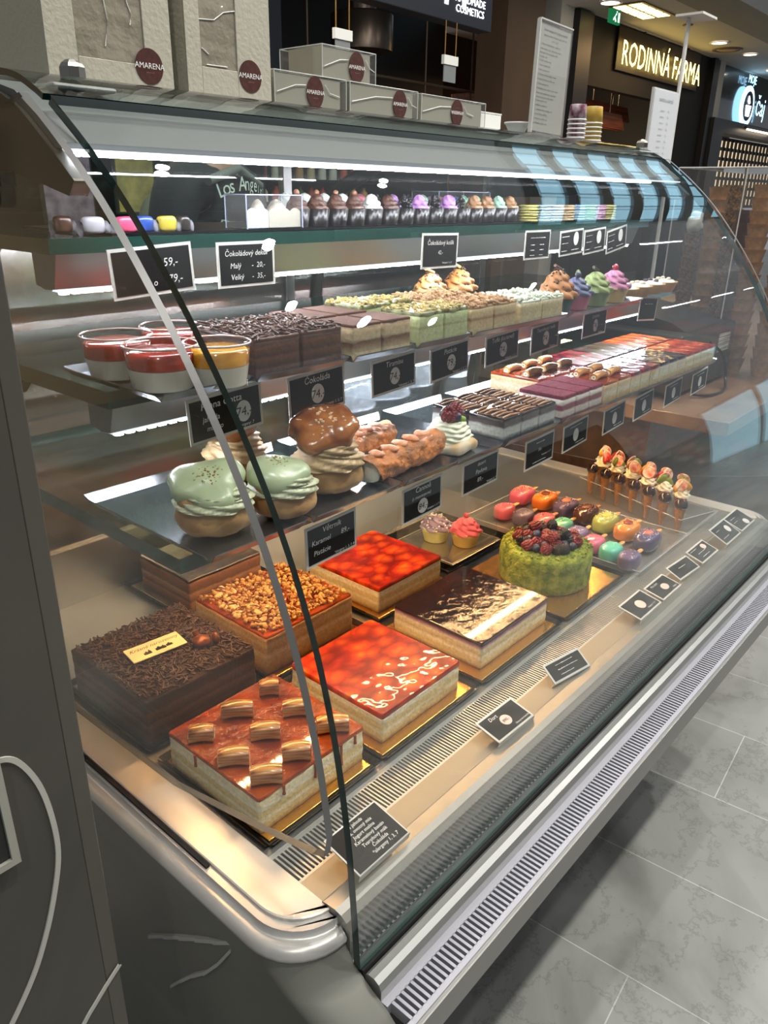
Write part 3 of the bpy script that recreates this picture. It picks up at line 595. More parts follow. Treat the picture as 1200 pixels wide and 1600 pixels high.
for x0, x1, y0, y1, lb, bm in ((0.409, 0.600, 0.516, 0.735, 'under the caramel roll cake', gold), (0.604, 0.826, 0.516, 0.745, 'under the front strawberry cake', gold), (0.830, 1.075, 0.516, 0.745, 'under the dark glazed cake', gold),
                               (0.409, 0.612, 0.752, 0.975, 'under the chocolate shaving cake', silverboard), (0.62, 0.838, 0.752, 0.975, 'under the nut crumble cake', gold), (0.862, 1.082, 0.752, 0.975, 'under the rear strawberry cake', gold),
                               (1.085, 1.322, 0.516, 0.765, 'under the green cake', gold), (1.09, 1.322, 0.775, 0.99, 'under the cupcake box', None), (0.64, 0.86, 0.995, 1.19, 'under the rear chocolate cake', silverboard)):
    tray('black_tray', 'black glossy tray on the deck ' + lb, x0, x1, y0, y1, 0.7355, black_tray, 0.007, 0.006, group=GTD, bmat=bm)

# ================================================================ SQUARE CAKES ON THE DECK
CB = 0.7395
cream_sponge = [(0.0, '#8a6436'), (0.14, '#d9bd83'), (0.30, '#e7d3a0'), (0.36, '#f1e6c6'), (0.46, '#e0c68c'), (0.62, '#e5cf98'), (0.68, '#f3ead0'), (0.84, '#efe2bd'), (1.0, '#e9d9ae')]
def slab(x0, x1, y0, y1, h, nm, sidem, parent, z0=0.0, wob=0.0012, top=None, seg=14, r=0.0035, top_bulge=0.0):
    """a cut block with slightly uneven sides and softened corners; base at z0"""
    a, b = (x1 - x0) / 2, (y1 - y0) / 2; cx, cy = (x0 + x1) / 2, (y0 + y1) / 2; rings = []
    def outline(ins, z, amp):
        pts = []; k = 5
        for (sx, sy) in ((-1, -1), (1, -1), (1, 1), (-1, 1)):
            for i in range(k):
                t = {(-1, -1): PI, (1, -1): 1.5 * PI, (1, 1): 0, (-1, 1): 0.5 * PI}[(sx, sy)] + (PI / 2) * i / (k - 1)
                pts.append((sx * (a - r) + r * math.cos(t), sy * (b - r) + r * math.sin(t)))
        out = []
        for i, p in enumerate(pts):
            q = pts[(i + 1) % len(pts)]; d = math.hypot(q[0] - p[0], q[1] - p[1]); m = max(1, int(d / 0.012))
            for j in range(m):
                x, y = p[0] + (q[0] - p[0]) * j / m, p[1] + (q[1] - p[1]) * j / m
                nn = noise.noise(Vector((x * 60 + cx * 9, y * 60 + cy * 7, z * 90))) * amp - ins
                l = math.hypot(x, y) or 1; out.append((cx + x + x / l * nn, cy + y + y / l * nn, z0 + z))
        return out
    lv = [i / seg for i in range(seg + 1)]
    for t in lv: rings.append(outline(0, h * t, wob))
    rings.append(outline(0.0015, h + 0.001, wob * 0.5))
    mb = MB().ring(rings, 0, True, True)
    return mb.build(nm, sidem, parent)
def scatter(n, x0, x1, y0, y1, z, fn, seed=1, pile=0.004):
    rnd = random.Random(seed); mb = MB()
    for i in range(n): fn(mb, rnd, rnd.uniform(x0, x1), rnd.uniform(y0, y1), z + rnd.uniform(0, pile))
    return mb
def curl(mb, rnd, x, y, z, L=(0.004, 0.011), r=0.0011):
    l = rnd.uniform(*L); a = rnd.uniform(0, PI); e = rnd.uniform(-0.25, 0.45); b = rnd.uniform(-0.3, 0.3)
    d = Vector((math.cos(a) * math.cos(e), math.sin(a) * math.cos(e), math.sin(e))); n = Vector((-math.sin(a), math.cos(a), 0))
    p = Vector((x, y, z + 0.001)); mb.tube([p - d * l / 2, p + n * l * b * 0.4, p + d * l / 2], [r * 0.8, r * rnd.uniform(0.9, 1.4), r * 0.7], 5)
def crumb(mb, rnd, x, y, z, s=(0.0018, 0.0045)):
    q = rnd.uniform(*s); T = Matrix.Rotation(rnd.uniform(0, 6), 4, 'Z') @ Matrix.Rotation(rnd.uniform(0, 6), 4, 'X')
    ph = rnd.uniform(0, 9)
    mb.sell((x, y, z + q * 0.3), q, q * rnd.uniform(0.6, 1), q * rnd.uniform(0.5, 0.9), 0.9, 0.9, 6, 4, 0, T, lambda v: v * (1 + 0.25 * math.sin(v.x * 2000 + ph)))
def sprinkle(mb, rnd, x, y, z):
    mb.sell((x, y, z), 0.0008, 0.0008, 0.0008, 1, 1, 5, 3)
# 1 caramel roll cake
choc_side = [(0.0, '#3a2013'), (0.2, '#5b3420'), (0.28, '#41230f'), (0.45, '#6a402a'), (0.52, '#472816'), (0.7, '#6b4128'), (0.78, '#462512'), (1.0, '#3c2012')]
c = empty('caramel_roll_cake', (0.505, 0.627, CB), 'square cake glazed with caramel and topped with short striped rolls', 'cake')
slab(-0.087, 0.087, -0.087, 0.087, 0.046, 'cake_body', LAYER('cream_sponge_side', cream_sponge, 0.046), c)
glz = P('caramel_glaze', '#6e220a', 0.1, coat=0.8, spec=0.2, col2='#a64818', vscale=22, bump=0.9, bscale=34, bdist=0.012)
slab(-0.0875, 0.0875, -0.0875, 0.0875, 0.0035, 'caramel_glaze', glz, c, 0.0465, seg=2)
dr = MB()
for (sx, sy, L) in ((0.0, -0.0878, 0.020), (0.045, -0.0878, 0.030), (-0.05, -0.0878, 0.012), (0.0878, 0.0, 0.02), (-0.0878, 0.03, 0.016), (0.07, -0.0878, 0.012)):
    dr.tube([(sx, sy, 0.048), (sx, sy, 0.047 - L * 0.6), (sx, sy, 0.047 - L)], [0.002, 0.0016, 0.0024], 8)
dr.build('caramel_drips', glz, c)
ROLLS = ((0.053, 0.056, 0.026), (-0.006, 0.050, 0.040), (-0.066, 0.045, 0.030), (0.048, -0.004, 0.036), (-0.010, -0.010, 0.036), (-0.066, -0.018, 0.036), (0.056, -0.062, 0.040), (-0.010, -0.066, 0.034), (-0.060, -0.070, 0.036))
roll_m = P('striped_wafer_roll', '#d89a50', 0.25, coat=0.7, col2='#6e3410', vscale=3.0, stretch=(3, 70, 70))
def roll_piece(par, x, y, z, l, r, a=0.0, nm='wafer_roll', m=None):
    mb = MB(); n = 14; rings = []
    for k in range(9):
        t = k / 8 - 0.5
        rings.append([(l * t, r * math.cos(2 * PI * i / n) * (1 + 0.05 * math.sin(5 * i)), r * 0.85 * math.sin(2 * PI * i / n) + 0.003 * (1 - (2 * t) ** 2)) for i in range(n)])
    mb.ring(rings, 0, True, True)
    for s_ in (-1, 1):
        mb.ring([[(s_ * (l / 2 + 0.0006), q * r * math.cos(2 * PI * i / n), q * r * 0.85 * math.sin(2 * PI * i / n)) for i in range(n)] for q in (0.62, 0.2)], 1, False, False)
    o = mb.build(nm, [m or roll_m, P('roll_cream_end', '#f0e2bf', 0.5)], par); o.location = (x, y, z); o.rotation_euler = (0, 0, a); return o
for (x, y, l) in ROLLS:
    roll_piece(c, x, y, 0.0585, l, 0.0125, R(-40))
# 2 + 6 strawberry cakes
jel = JELLY('strawberry_jelly', '#861302', '#b93006', '#e06a18', scale=30, distort=2.2)
jside = P('jelly_side', '#d2330f', 0.12, coat=1.0, var=0.25, vscale=40)
for (x, y, a, b, h, lb) in ((0.716, 0.630, 0.0865, 0.0885, 0.038, 'square strawberry jelly cake in the front row beside the caramel cake'), (0.974, 0.862, 0.089, 0.0875, 0.040, 'square strawberry jelly cake in the back row behind the dark cake')):
    c = empty('strawberry_cake', (x, y, CB), lb, 'cake', 'strawberry jelly cakes')
    slab(-a, a, -b, b, h, 'cake_body', LAYER('cream_sponge_side', cream_sponge, 0.046), c)
    j = slab(-a - 0.0005, a + 0.0005, -b - 0.0005, b + 0.0005, 0.0065, 'strawberry_jelly', jel, c, h + 0.0005, seg=2, wob=0.0006)
# 3 dark glazed cake
c = empty('dark_glazed_cake', (0.961, 0.632, CB), 'square cake with glossy dark chocolate glaze and purple fruit line', 'cake')
slab(-0.099, 0.099, -0.0885, 0.0885, 0.042, 'cake_body', LAYER('purple_line_side', [(0, '#8a6436'), (0.15, '#dcc188'), (0.35, '#ead9a9'), (0.42, '#f2e9cd'), (0.55, '#d8bd86'), (0.74, '#eadcb8'), (0.84, '#b18499'), (0.93, '#5e1f3a'), (1, '#4c1428')], 0.044, wav=0.08), c)
dg = P('dark_chocolate_glaze', '#1f0d07', 0.08, coat=1.0, col2='#321509', vscale=9, bump=0.8, bscale=40, bdist=0.004)
slab(-0.0995, 0.0995, -0.089, 0.089, 0.0035, 'chocolate_glaze', dg, c, 0.0425, seg=2, wob=0.0006)
# 4 chocolate shaving cake
c = empty('chocolate_shaving_cake', (0.510, 0.858, CB), 'square chocolate cake covered in dark shavings with cream greeting plaque', 'cake')
slab(-0.091, 0.091, -0.095, 0.095, 0.066, 'cake_body', LAYER('chocolate_side', choc_side, 0.066), c)
shav = P('chocolate_shavings', '#3a2216', 0.42, col2='#5c3d2c', vscale=120)
tag(scatter(1500, -0.087, 0.087, -0.091, 0.091, 0.0665, lambda m_, r_, x, y, z: curl(m_, r_, x, y, z, (0.006, 0.014), 0.00145), 3, 0.006).build('chocolate_shavings', shav, c), kind='stuff')
T = Matrix.Translation((-0.014, -0.004, 0.0768)) @ Matrix.Rotation(R(-6), 4, 'Z') @ Matrix.Rotation(R(4), 4, 'X')
pl = MB().box(-0.041, 0.041, -0.0175, 0.0175, 0, 0.0022, 0, T).build('greeting_plaque', P('cream_plaque', '#f0dca0', 0.45), c, bevel=0.0008)
lettering(pl, [('Krásné narozeniny', 0.0, 0.004, 0.0098, 'CENTER', 0.4)], P('plaque_brown_ink', '#2b1508', 0.5), T=T, off=0.0025)
gf = MB()
for (x, y, a, b) in ((-0.017, -0.007, 0.004, 0.003), (0.002, -0.006, 0.005, 0.0035), (0.009, -0.0065, 0.003, 0.0035), (0.018, -0.0055, 0.0045, 0.003), (-0.012, -0.006, 0.002, 0.004)):
    gf.box(x - a, x + a, y - b, y + b * 0.4, 0.0022, 0.003, 0, T).box(x - a * 0.3, x + a * 0.3, y + b * 0.4, y + b * 1.1, 0.0022, 0.003, 0, T)
gf.build('printed_gifts', P('plaque_brown_ink', '#2b1508', 0.5), pl)
dp = MB().lathe([(0.001, 0), (0.011, 0.001), (0.013, 0.007), (0.011, 0.012), (0.003, 0.015), (0.0005, 0.0155)], 16, (0.040, -0.038, 0.071), star=5, amp=0.12)
dp.tube([(0.040, -0.028, 0.08), (0.039, -0.024, 0.09)], [0.004, 0.0045], 8).sell((0.054, -0.052, 0.082), 0.005, 0.008, 0.010, 1, 1, 10, 8)
dp.build('chocolate_ornament', P('bronze_chocolate', '#8a4b2b', 0.3, 0.3), c)
# 5 nut cake
c = empty('nut_crumble_cake', (0.727, 0.862, CB), 'square caramel cream cake covered in nut crumble and toffee shards', 'cake')
slab(-0.096, 0.092, -0.088, 0.088, 0.060, 'cake_body', LAYER('caramel_cream_side', [(0, '#8d6637'), (0.2, '#caa167'), (0.4, '#d8b47d'), (0.48, '#e6cc9c'), (0.6, '#c99f66'), (0.8, '#ddbb85'), (1, '#b98549')], 0.062), c)
slab(-0.095, 0.091, -0.087, 0.087, 0.003, 'caramel_layer', glz, c, 0.0605, seg=2)
nutm = P('nut_crumble', '#d9ab64', 0.6, col2='#b47c38', vscale=90)
tag(scatter(950, -0.090, 0.086, -0.082, 0.082, 0.064, crumb, 5, 0.006).build('nut_crumble', nutm, c), kind='stuff')
tag(scatter(110, -0.085, 0.082, -0.08, 0.08, 0.069, lambda mb, r_, x, y, z: curl(mb, r_, x, y, z, (0.008, 0.018), 0.0011), 6, 0.003).build('toffee_shards', P('toffee_shard', '#7a3a18', 0.3), c), kind='stuff')
tag(scatter(26, -0.085, -0.03, -0.07, 0.08, 0.067, lambda mb, r_, x, y, z: mb.sell((x, y, z), 0.009, 0.0055, 0.003, 1, 1, 10, 6, 0, Matrix.Rotation(r_.uniform(0, 3), 4, 'Z')), 7, 0.002).build('almonds', P('blanched_almond', '#e0bb7e', 0.5), c), kind='stuff')
# rear chocolate cake
c = empty('layered_chocolate_cake', (0.745, 1.09, CB), 'layered chocolate cake at the back under the lower shelf', 'cake')
slab(-0.08, 0.08, -0.075, 0.075, 0.055, 'cake_body', LAYER('milk_choc_side', [(0, '#4b2a16'), (0.3, '#8b5a36'), (0.36, '#5a331b'), (0.6, '#9b6a42'), (0.66, '#5a331b'), (1, '#7d4c2b')], 0.055), c)
slab(-0.08, 0.08, -0.075, 0.075, 0.004, 'chocolate_glaze', dg, c, 0.0555, seg=2)
# green cake with berries
c = empty('green_sponge_cake', (1.210, 0.636, CB), 'round moss-green crumb cake heaped with raspberries, blackberries and blueberries', 'cake')
gm = P('green_crumb', '#5a6e18', 0.9, col2='#969f3a', vscale=75, bump=1.0, bscale=230, bdist=0.004)
mb = MB(); rings = []
for k, (r, z) in enumerate([(0.083, 0.0), (0.086, 0.004), (0.087, 0.012), (0.0865, 0.022), (0.087, 0.032), (0.0865, 0.042), (0.087, 0.052), (0.086, 0.062), (0.083, 0.068), (0.074, 0.071), (0.06, 0.071), (0.03, 0.07), (0.002, 0.07)]):
    rings.append([((r + 0.0016 * noise.noise(Vector((math.cos(a) * 30, math.sin(a) * 30, z * 380)))) * math.cos(a), (r + 0.0016 * noise.noise(Vector((math.cos(a) * 30, math.sin(a) * 30, z * 380)))) * math.sin(a), z + 0.0012 * noise.noise(Vector((math.cos(a) * r * 300, math.sin(a) * r * 300, 4)))) for a in [2 * PI * i / 120 for i in range(120)]])
mb.ring(rings, 0, True, False).build('cake_body', gm, c)
rim = scatter(420, -1, 1, 0, 1, 0, lambda m_, r_, x, y, z: crumb(m_, r_, math.cos(x * PI) * (0.063 + 0.021 * y), math.sin(x * PI) * (0.063 + 0.021 * y), 0.0705, (0.001, 0.0028)), 9)
tag(rim.build('crumb_rim', gm, c), kind='stuff')
rasp = P('raspberry_red', '#5c0a14', 0.35, coat=0.4, col2='#8a1820', vscale=200, sss=0.1)
bbry = P('blackberry_dark', '#120910', 0.22, coat=0.7)
blu = P('blueberry_skin', '#23283c', 0.4, col2='#3c4258', vscale=120)
def berry(parent, kind, x, y, z, r, rx=0, rz=0):
    mb = MB()
    if kind == 'blueberry':
        mb.lathe([(0.001, -r * 0.93), (r * 0.6, -r * 0.8), (r * 0.97, -r * 0.25), (r, 0.1 * r), (r * 0.8, r * 0.62), (r * 0.42, r * 0.84), (r * 0.36, r * 0.95), (r * 0.2, r * 0.78), (0.0002, r * 0.74)], 14)
        m = blu
    else:
        m = rasp if kind == 'raspberry' else bbry; dr_ = r * (0.30 if kind == 'raspberry' else 0.33)
        nr = 6
        for k in range(nr):
            ph = -0.9 + 2.1 * k / (nr - 1); rr = r * 0.82 * math.cos(ph * 0.62); zz = r * 0.95 * math.sin(ph * 0.85); cnt = max(5, int(2 * PI * rr / (dr_ * 1.55)))
            for i in range(cnt):
                a = 2 * PI * (i + 0.5 * (k % 2)) / cnt; mb.sell((rr * math.cos(a), rr * math.sin(a), zz), dr_, dr_, dr_, 1, 1, 7, 5)
        if kind == 'blackberry': mb.sell((0, 0, r * 0.85), dr_, dr_, dr_, 1, 1, 7, 5)
        mb.sell((0, 0, 0), r * 0.72, r * 0.72, r * 0.85, 1, 1, 10, 7)
    o = mb.build(kind, m, parent); o.location = (x, y, z); o.rotation_euler = (rx, 0, rz); return o
protos = {}
rnd = random.Random(11)
def place_berry(kind, x, y, z, r):
    if kind not in protos: protos[kind] = berry(c, kind, 0, 0, 0, 0.010); o = protos[kind]
    else: o = protos[kind].copy(); COL.objects.link(o)
    o.location = (x, y, z); s = r / 0.010; o.scale = (s, s, s); o.rotation_euler = (rnd.uniform(0.2, 1.3), rnd.uniform(-0.5, 0.5), rnd.uniform(0, 6)); o.parent = c
slots = []
for ring_r, cnt, zz in ((0.054, 17, 0.0785), (0.038, 12, 0.081), (0.021, 7, 0.083), (0.0, 1, 0.085)):
    for i in range(cnt):
        a = 2 * PI * i / max(cnt, 1) + ring_r * 40 + rnd.uniform(-0.1, 0.1); slots.append((ring_r * math.cos(a), ring_r * math.sin(a), zz))
slots += [(0.03 * math.cos(a), 0.03 * math.sin(a), 0.0935) for a in (0.3, 1.5, 2.8, 4.0, 5.2)]
for i, (x, y, z) in enumerate(slots):
    k = ('raspberry', 'blackberry', 'raspberry', 'blueberry')[i % 4] if i % 3 else ('raspberry', 'blueberry', 'blackberry')[(i // 3) % 3]
    place_berry(k, x + rnd.uniform(-0.002, 0.002), y + rnd.uniform(-0.002, 0.002), z, {'raspberry': 0.0102, 'blackberry': 0.0095, 'blueberry': 0.0078}[k])

# ================================================================ CUPCAKES
def swirl(mb, r, h, n=48, star=7, amp=0.10, turns=1.3, z0=0, c=(0, 0), mi=0, levels=22, terr=3, rtop=0.12):
    rings = []
    for k in range(levels + 1):
        t = k / levels; rad = r * ((1 - t) ** 0.62 * (1 - rtop) + rtop) * (1 + 0.07 * math.sin(t * terr * 2 * PI)); rad = max(rad, 0.0006) if t < 1 else 0.0005
        tw = turns * 2 * PI * t; ring = []
        for i in range(n):
            a = 2 * PI * i / n; s = 1 + amp * math.cos(star * a + tw * star * 0.3); spiral = 0.0022 * math.sin(a + t * terr * 2 * PI)
            ring.append((c[0] + rad * s * math.cos(a), c[1] + rad * s * math.sin(a), z0 + h * t + spiral * (1 - t)))
        rings.append(ring)
    return mb.ring(rings, mi, True, True)
def cupcake(x, y, z, lb, cupc, creamc, r=0.0285, h=0.030, ch=0.032, group='cupcakes', top=None, topc=None, chips=None):
    c = empty('cupcake', (x, y, z), lb, 'cupcake', group)
    MB().lathe([(r * 0.74, 0), (r * 0.82, h * 0.35), (r * 0.92, h * 0.7), (r, h), (r * 0.9, h * 0.97), (0.001, h * 0.96)], 64, flute=1, famp=0.03).build('paper_case', P('case_' + cupc, cupc, 0.6), c)
    swirl(MB(), r * 1.04, ch, z0=h - 0.002).build('cream_swirl', P('cream_' + creamc, creamc, 0.5, sss=0.1), c)
    if top == 'berry':
        b_ = MB().sell((0, 0, h + ch + 0.002), 0.006, 0.006, 0.006, 1, 1, 12, 8).build('berry', P('tb_' + topc, topc, 0.25, coat=0.5), c)
    if top == 'leaf':
        MB().sell((0.003, 0, h + ch + 0.003), 0.009, 0.003, 0.006, 1, 1, 10, 6, 0, Matrix.Rotation(0.7, 4, 'Y')).build('green_leaf', P('tb_' + topc, topc, 0.5), c)
        MB().sell((-0.005, -0.004, h + ch + 0.002), 0.0055, 0.0055, 0.0055, 1, 1, 12, 8).build('blueberry', blu, c)
    if top == 'stick':
        MB().tube([(-0.014, 0, h + ch + 0.006), (0.012, 0.003, h + ch - 0.002)], 0.0028, 8).build('chocolate_stick', P('tb_' + topc, topc, 0.4), c)
    if chips:
        cr = scatter(70, 0, 1, 0, 1, 0, lambda m_, r_, a, t, z_: crumb(m_, r_, r * (1.0 - 0.75 * t) * math.cos(a * 6.28), r * (1.0 - 0.75 * t) * math.sin(a * 6.28), h + ch * (t * 0.9 + 0.08), (0.0012, 0.0028)), int(x * 991))
        tag(cr.build('nut_chips', P('chip_' + chips, chips, 0.5), c), kind='stuff')
    return c
cupcake(1.190, 0.885, 0.7455, 'cupcake with purple swirl in pale yellow case inside the clear box', '#e8e6a0', '#7c6a8f', 0.031, 0.032, 0.027, top='berry', topc='#1a1c2c', chips='#eeeeea')
cupcake(1.214, 0.826, 0.7455, 'cupcake with bright pink swirl in pale yellow case inside the clear box', '#f2d27a', '#e0607c', 0.031, 0.032, 0.030, top='berry', topc='#d6152c')
c = empty('clear_cupcake_box', (1.20, 0.86, 0.7425), 'low clear plastic clamshell box around two cupcakes on the deck', 'plastic box')
MB().box(-0.085, 0.085, -0.075, 0.08, 0, 0.002).build('foil_base', silverboard, c, bevel=0.0006)
MB().box(-0.08, 0.08, -0.07, 0.075, 0.0025, 0.082).build('clear_cover', acryl, c, bevel=0.004)
MB().tube([(-0.083, -0.073, 0.004), (0.083, -0.073, 0.004), (0.083, 0.078, 0.004), (-0.083, 0.078, 0.004), (-0.083, -0.073, 0.004)], 0.0012, 6).build('cover_rim', acryl_edge, c)

# ================================================================ LOLLIPOPS
c = empty('clear_tray', (1.465, 0.70, 0.7365), 'shallow clear plastic tray under the iced lollipops', 'tray')
MB().box(-0.125, 0.118, -0.200, 0.21, 0.0, 0.003).build('tray_floor', acryl, c)
e = MB()
for (p, q) in (((-0.127, -0.202), (0.12, -0.202)), ((0.12, -0.202), (0.12, 0.212)), ((0.12, 0.212), (-0.127, 0.212)), ((-0.127, 0.212), (-0.127, -0.202))):
    e.tube([(p[0], p[1], 0.010), (q[0], q[1], 0.010)], 0.0012, 6)
e.build('tray_rim', acryl_edge, c)
MB().box(-0.129, 0.122, -0.204, -0.2025, 0.0, 0.010).box(-0.129, 0.122, 0.2125, 0.214, 0, 0.010).box(-0.129, -0.1275, -0.2025, 0.2125, 0, 0.010).box(0.1205, 0.122, -0.2025, 0.2125, 0, 0.010).build('tray_walls', acryl, c)
stick_m = P('wooden_stick', '#d39a5e', 0.6, var=0.1, vscale=30)
def lolly(x, y, z, lx, ly, lz, col, lb, spr=None, group=None, big=True, rz=0.0, deco=None):
    c = empty('iced_lollipop', (x, y, z), lb, 'cake lollipop', group, rot=(0, 0, rz))
    MB().sell((0, 0, lz), lx, ly, lz, 0.55, 0.72, 24, 14).build('icing', P('icing_' + col, col, 0.22, coat=0.7, sss=0.1), c)
    s = MB().sell((lx + 0.012, 0, lz * 1.15), 0.021, 0.0046, 0.0016, 0.4, 0.5, 16, 6).build('stick', stick_m, c)
    if spr:
        n = 90 if big else 12
        def put(mb, r_, a, b, z_):
            u, v = a * 0.75, b * 0.75; mb.sell((lx * u, ly * v, lz + lz * (1 - max(abs(u), abs(v)) ** 3.6) ** 0.28 * 0.99), 0.0012, 0.0012, 0.0009, 1, 1, 5, 3)
        tag(scatter(n, -1, 1, -1, 1, 0, put, int(x * 777 + y * 99)).build('sprinkles', P('spr_' + spr, spr, 0.4), c), kind='stuff')
    if deco: MB().sell((0, 0, lz * 2.0), lx * 0.35, ly * 0.4, 0.003, 0.8, 0.9, 14, 6).build('icing_flower', P('deco_' + deco, deco, 0.4), c)
    return c
GB, GS = 'large iced lollipops in the back line of the tray', 'small iced lollipops in the front line of the tray'
bigs = [(1.510, 0.872, '#d9607a', '#e9c67e', 'pink with golden crumbs', None), (1.518, 0.815, '#e57a22', '#f3e3c0', 'orange with white crumbs', '#7a2c12'), (1.512, 0.757, '#64567a', '#c7b6bd', 'purple with pink flower and pale sprinkles', '#e07a5c'), (1.508, 0.704, '#4b2412', '#d3a6a0', 'chocolate brown with pink sprinkles', '#7b4526'), (1.496, 0.650, '#a9ae58', '#efe8c0', 'pale green with cream crumbs', '#d7c25a'), (1.488, 0.596, '#dd8a3e', '#f4d6a6', 'orange with toasted crumbs, nearer the ledge', '#8a2f1c'), (1.468, 0.542, '#5a5375', '#cbbfd0', 'purple with rosy flower, nearest the ledge', '#d9746a')]
for i, (x, y, col, sp_, nm, dc) in enumerate(bigs): lolly(x, y, 0.7395, 0.037, 0.0235, 0.018, col, 'large iced lollipop, ' + nm, sp_, GB, deco=dc)
smalls = [(1.400, 0.850, '#dd6a78', 'pink, farthest from the ledge'), (1.399, 0.800, '#776c83', 'dull purple, next to the far pink one'), (1.410, 0.754, '#e0707c', 'pink, half hidden behind the green cake'), (1.412, 0.710, '#6cc2a4', 'mint, just behind the berries of the green cake'), (1.393, 0.664, '#7d6c8f', 'purple, behind the right side of the green cake'), (1.376, 0.618, '#dd6f88', 'pink, right beside the green cake'), (1.366, 0.574, '#66c4ac', 'mint, between pink and purple near the ledge'), (1.356, 0.530, '#6b5f82', 'purple, nearest the ledge')]
for i, (x, y, col, nm) in enumerate(smalls): lolly(x, y, 0.7395, 0.027, 0.0205, 0.0165, col, 'small iced lollipop, ' + nm, '#f2e6ea', GS, big=False)

# ================================================================ ICE CREAM CONES ON THE DECK
waf = P('wafer_brown', '#b07c44', 0.7, col2='#8e5c2c', vscale=160, bump=0.4, bscale=260)
chocg = P('chocolate_coat', '#2a120a', 0.12, coat=0.8)
def cone(x, y, z, r, h, lb, group):
    c = empty('wafer_cone', (x, y, z), lb, 'wafer cone', group)
    MB().lathe([(r * 0.42, 0), (r * 0.6, h * 0.3), (r * 0.95, h * 0.97), (r, h), (r * 0.85, h * 0.98), (0.0005, h * 0.9)], 20).build('wafer', waf, c)
    return c
for i in range(7):
    t = i / 6; x, y = 1.688 - 0.085 * t, 0.785 - 0.255 * t
    c = cone(x, y, 0.7365, 0.0115, 0.060, 'mini wafer cone with round chocolate top, %s from the far back' % ORD[i], 'chocolate-topped mini cones')
    MB().sell((0, 0, 0.065), 0.0145, 0.0145, 0.013, 1, 1, 18, 12).build('chocolate_ball', chocg, c)
    MB().sell((-0.004, -0.006, 0.0765), 0.0018, 0.0018, 0.0014, 1, 1, 6, 4).sell((0.004, -0.002, 0.0778), 0.0018, 0.0018, 0.0014, 1, 1, 6, 4).build('pink_dots', P('pink_dot', '#e08a8a', 0.5), c)
crm = P('filling_cream', '#efe4c4', 0.5, sss=0.1); strb = P('strawberry_piece', '#c02a1c', 0.3, coat=0.5); mang = P('mango_piece', '#e8a32a', 0.35, coat=0.4); kiwi = P('kiwi_piece', '#7c8a24', 0.35, coat=0.4)
rnd = random.Random(5)
for i in range(12):
    row = i % 2; t = (i // 2) / 5.0; x, y = 1.742 - 0.075 * t + 0.032 * row, 0.785 - 0.230 * t + 0.014 * row
    kinds = ['strawberry', 'mango', 'kiwi'][i % 3]
    c = cone(x, y, 0.7365, 0.0155, 0.064, 'wafer cone filled with cream and fruit, %s of the %s row from the back' % (ORD[i // 2], ('nearer', 'farther')[row]), 'fruit-filled wafer cones')
    swirl(MB(), 0.0185, 0.020, n=30, star=6, z0=0.062, levels=12).build('cream', crm, c)
    fr_ = MB()
    for k in range(3):
        a = rnd.uniform(0, 6.28); fr_.sell((0.009 * math.cos(a), 0.009 * math.sin(a), 0.077 + 0.004 * k), 0.0125, 0.005, 0.009, 0.8, 0.9, 10, 6, 0, Matrix.Rotation(a, 4, 'Z') @ Matrix.Rotation(0.8, 4, 'Y'))
    fr_.build(kinds + '_pieces', {'strawberry': strb, 'mango': mang, 'kiwi': kiwi}[kinds], c)
    dk_ = MB()
    for k in range(2):
        a = rnd.uniform(0, 6.28); T = Matrix.Translation((0.008 * math.cos(a), 0.008 * math.sin(a), 0.088)) @ Matrix.Rotation(a, 4, 'Z') @ Matrix.Rotation(PI / 2 - 0.4, 4, 'Y')
        dk_.lathe([(0.013, -0.0012), (0.0145, 0), (0.013, 0.0012)], 14, cap=True); n_ = 14 * 3
        dk_.v[-n_ - 28:] = [tuple(T @ Vector(v)) for v in dk_.v[-n_ - 28:]]
    dk_.build('white_chocolate_disc', P('white_choc_disc', '#f0e6cc', 0.35, col2='#d9603a', vscale=70), c)
c = empty('acrylic_cone_stand', (1.69, 0.655, 0.7365), 'clear acrylic stand holding the mini cones on the deck', 'stand')
T = Matrix.Rotation(R(18.5), 4, 'Z').inverted()
MB().box(-0.048, 0.062, -0.155, 0.155, 0.030, 0.033, 0, T).build('stand_top', acryl, c)
MB().box(-0.05, -0.048, -0.156, 0.156, 0.0, 0.033, 0, T).box(0.062, 0.064, -0.156, 0.156, 0, 0.033, 0, T).build('stand_sides', acryl, c)
MB().tube([T @ Vector((-0.049, -0.156, 0.033)), T @ Vector((-0.049, 0.156, 0.033))], 0.0012, 6).tube([T @ Vector((-0.049, -0.156, 0.033)), T @ Vector((0.063, -0.156, 0.033))], 0.0012, 6).build('stand_edge', acryl_edge, c)
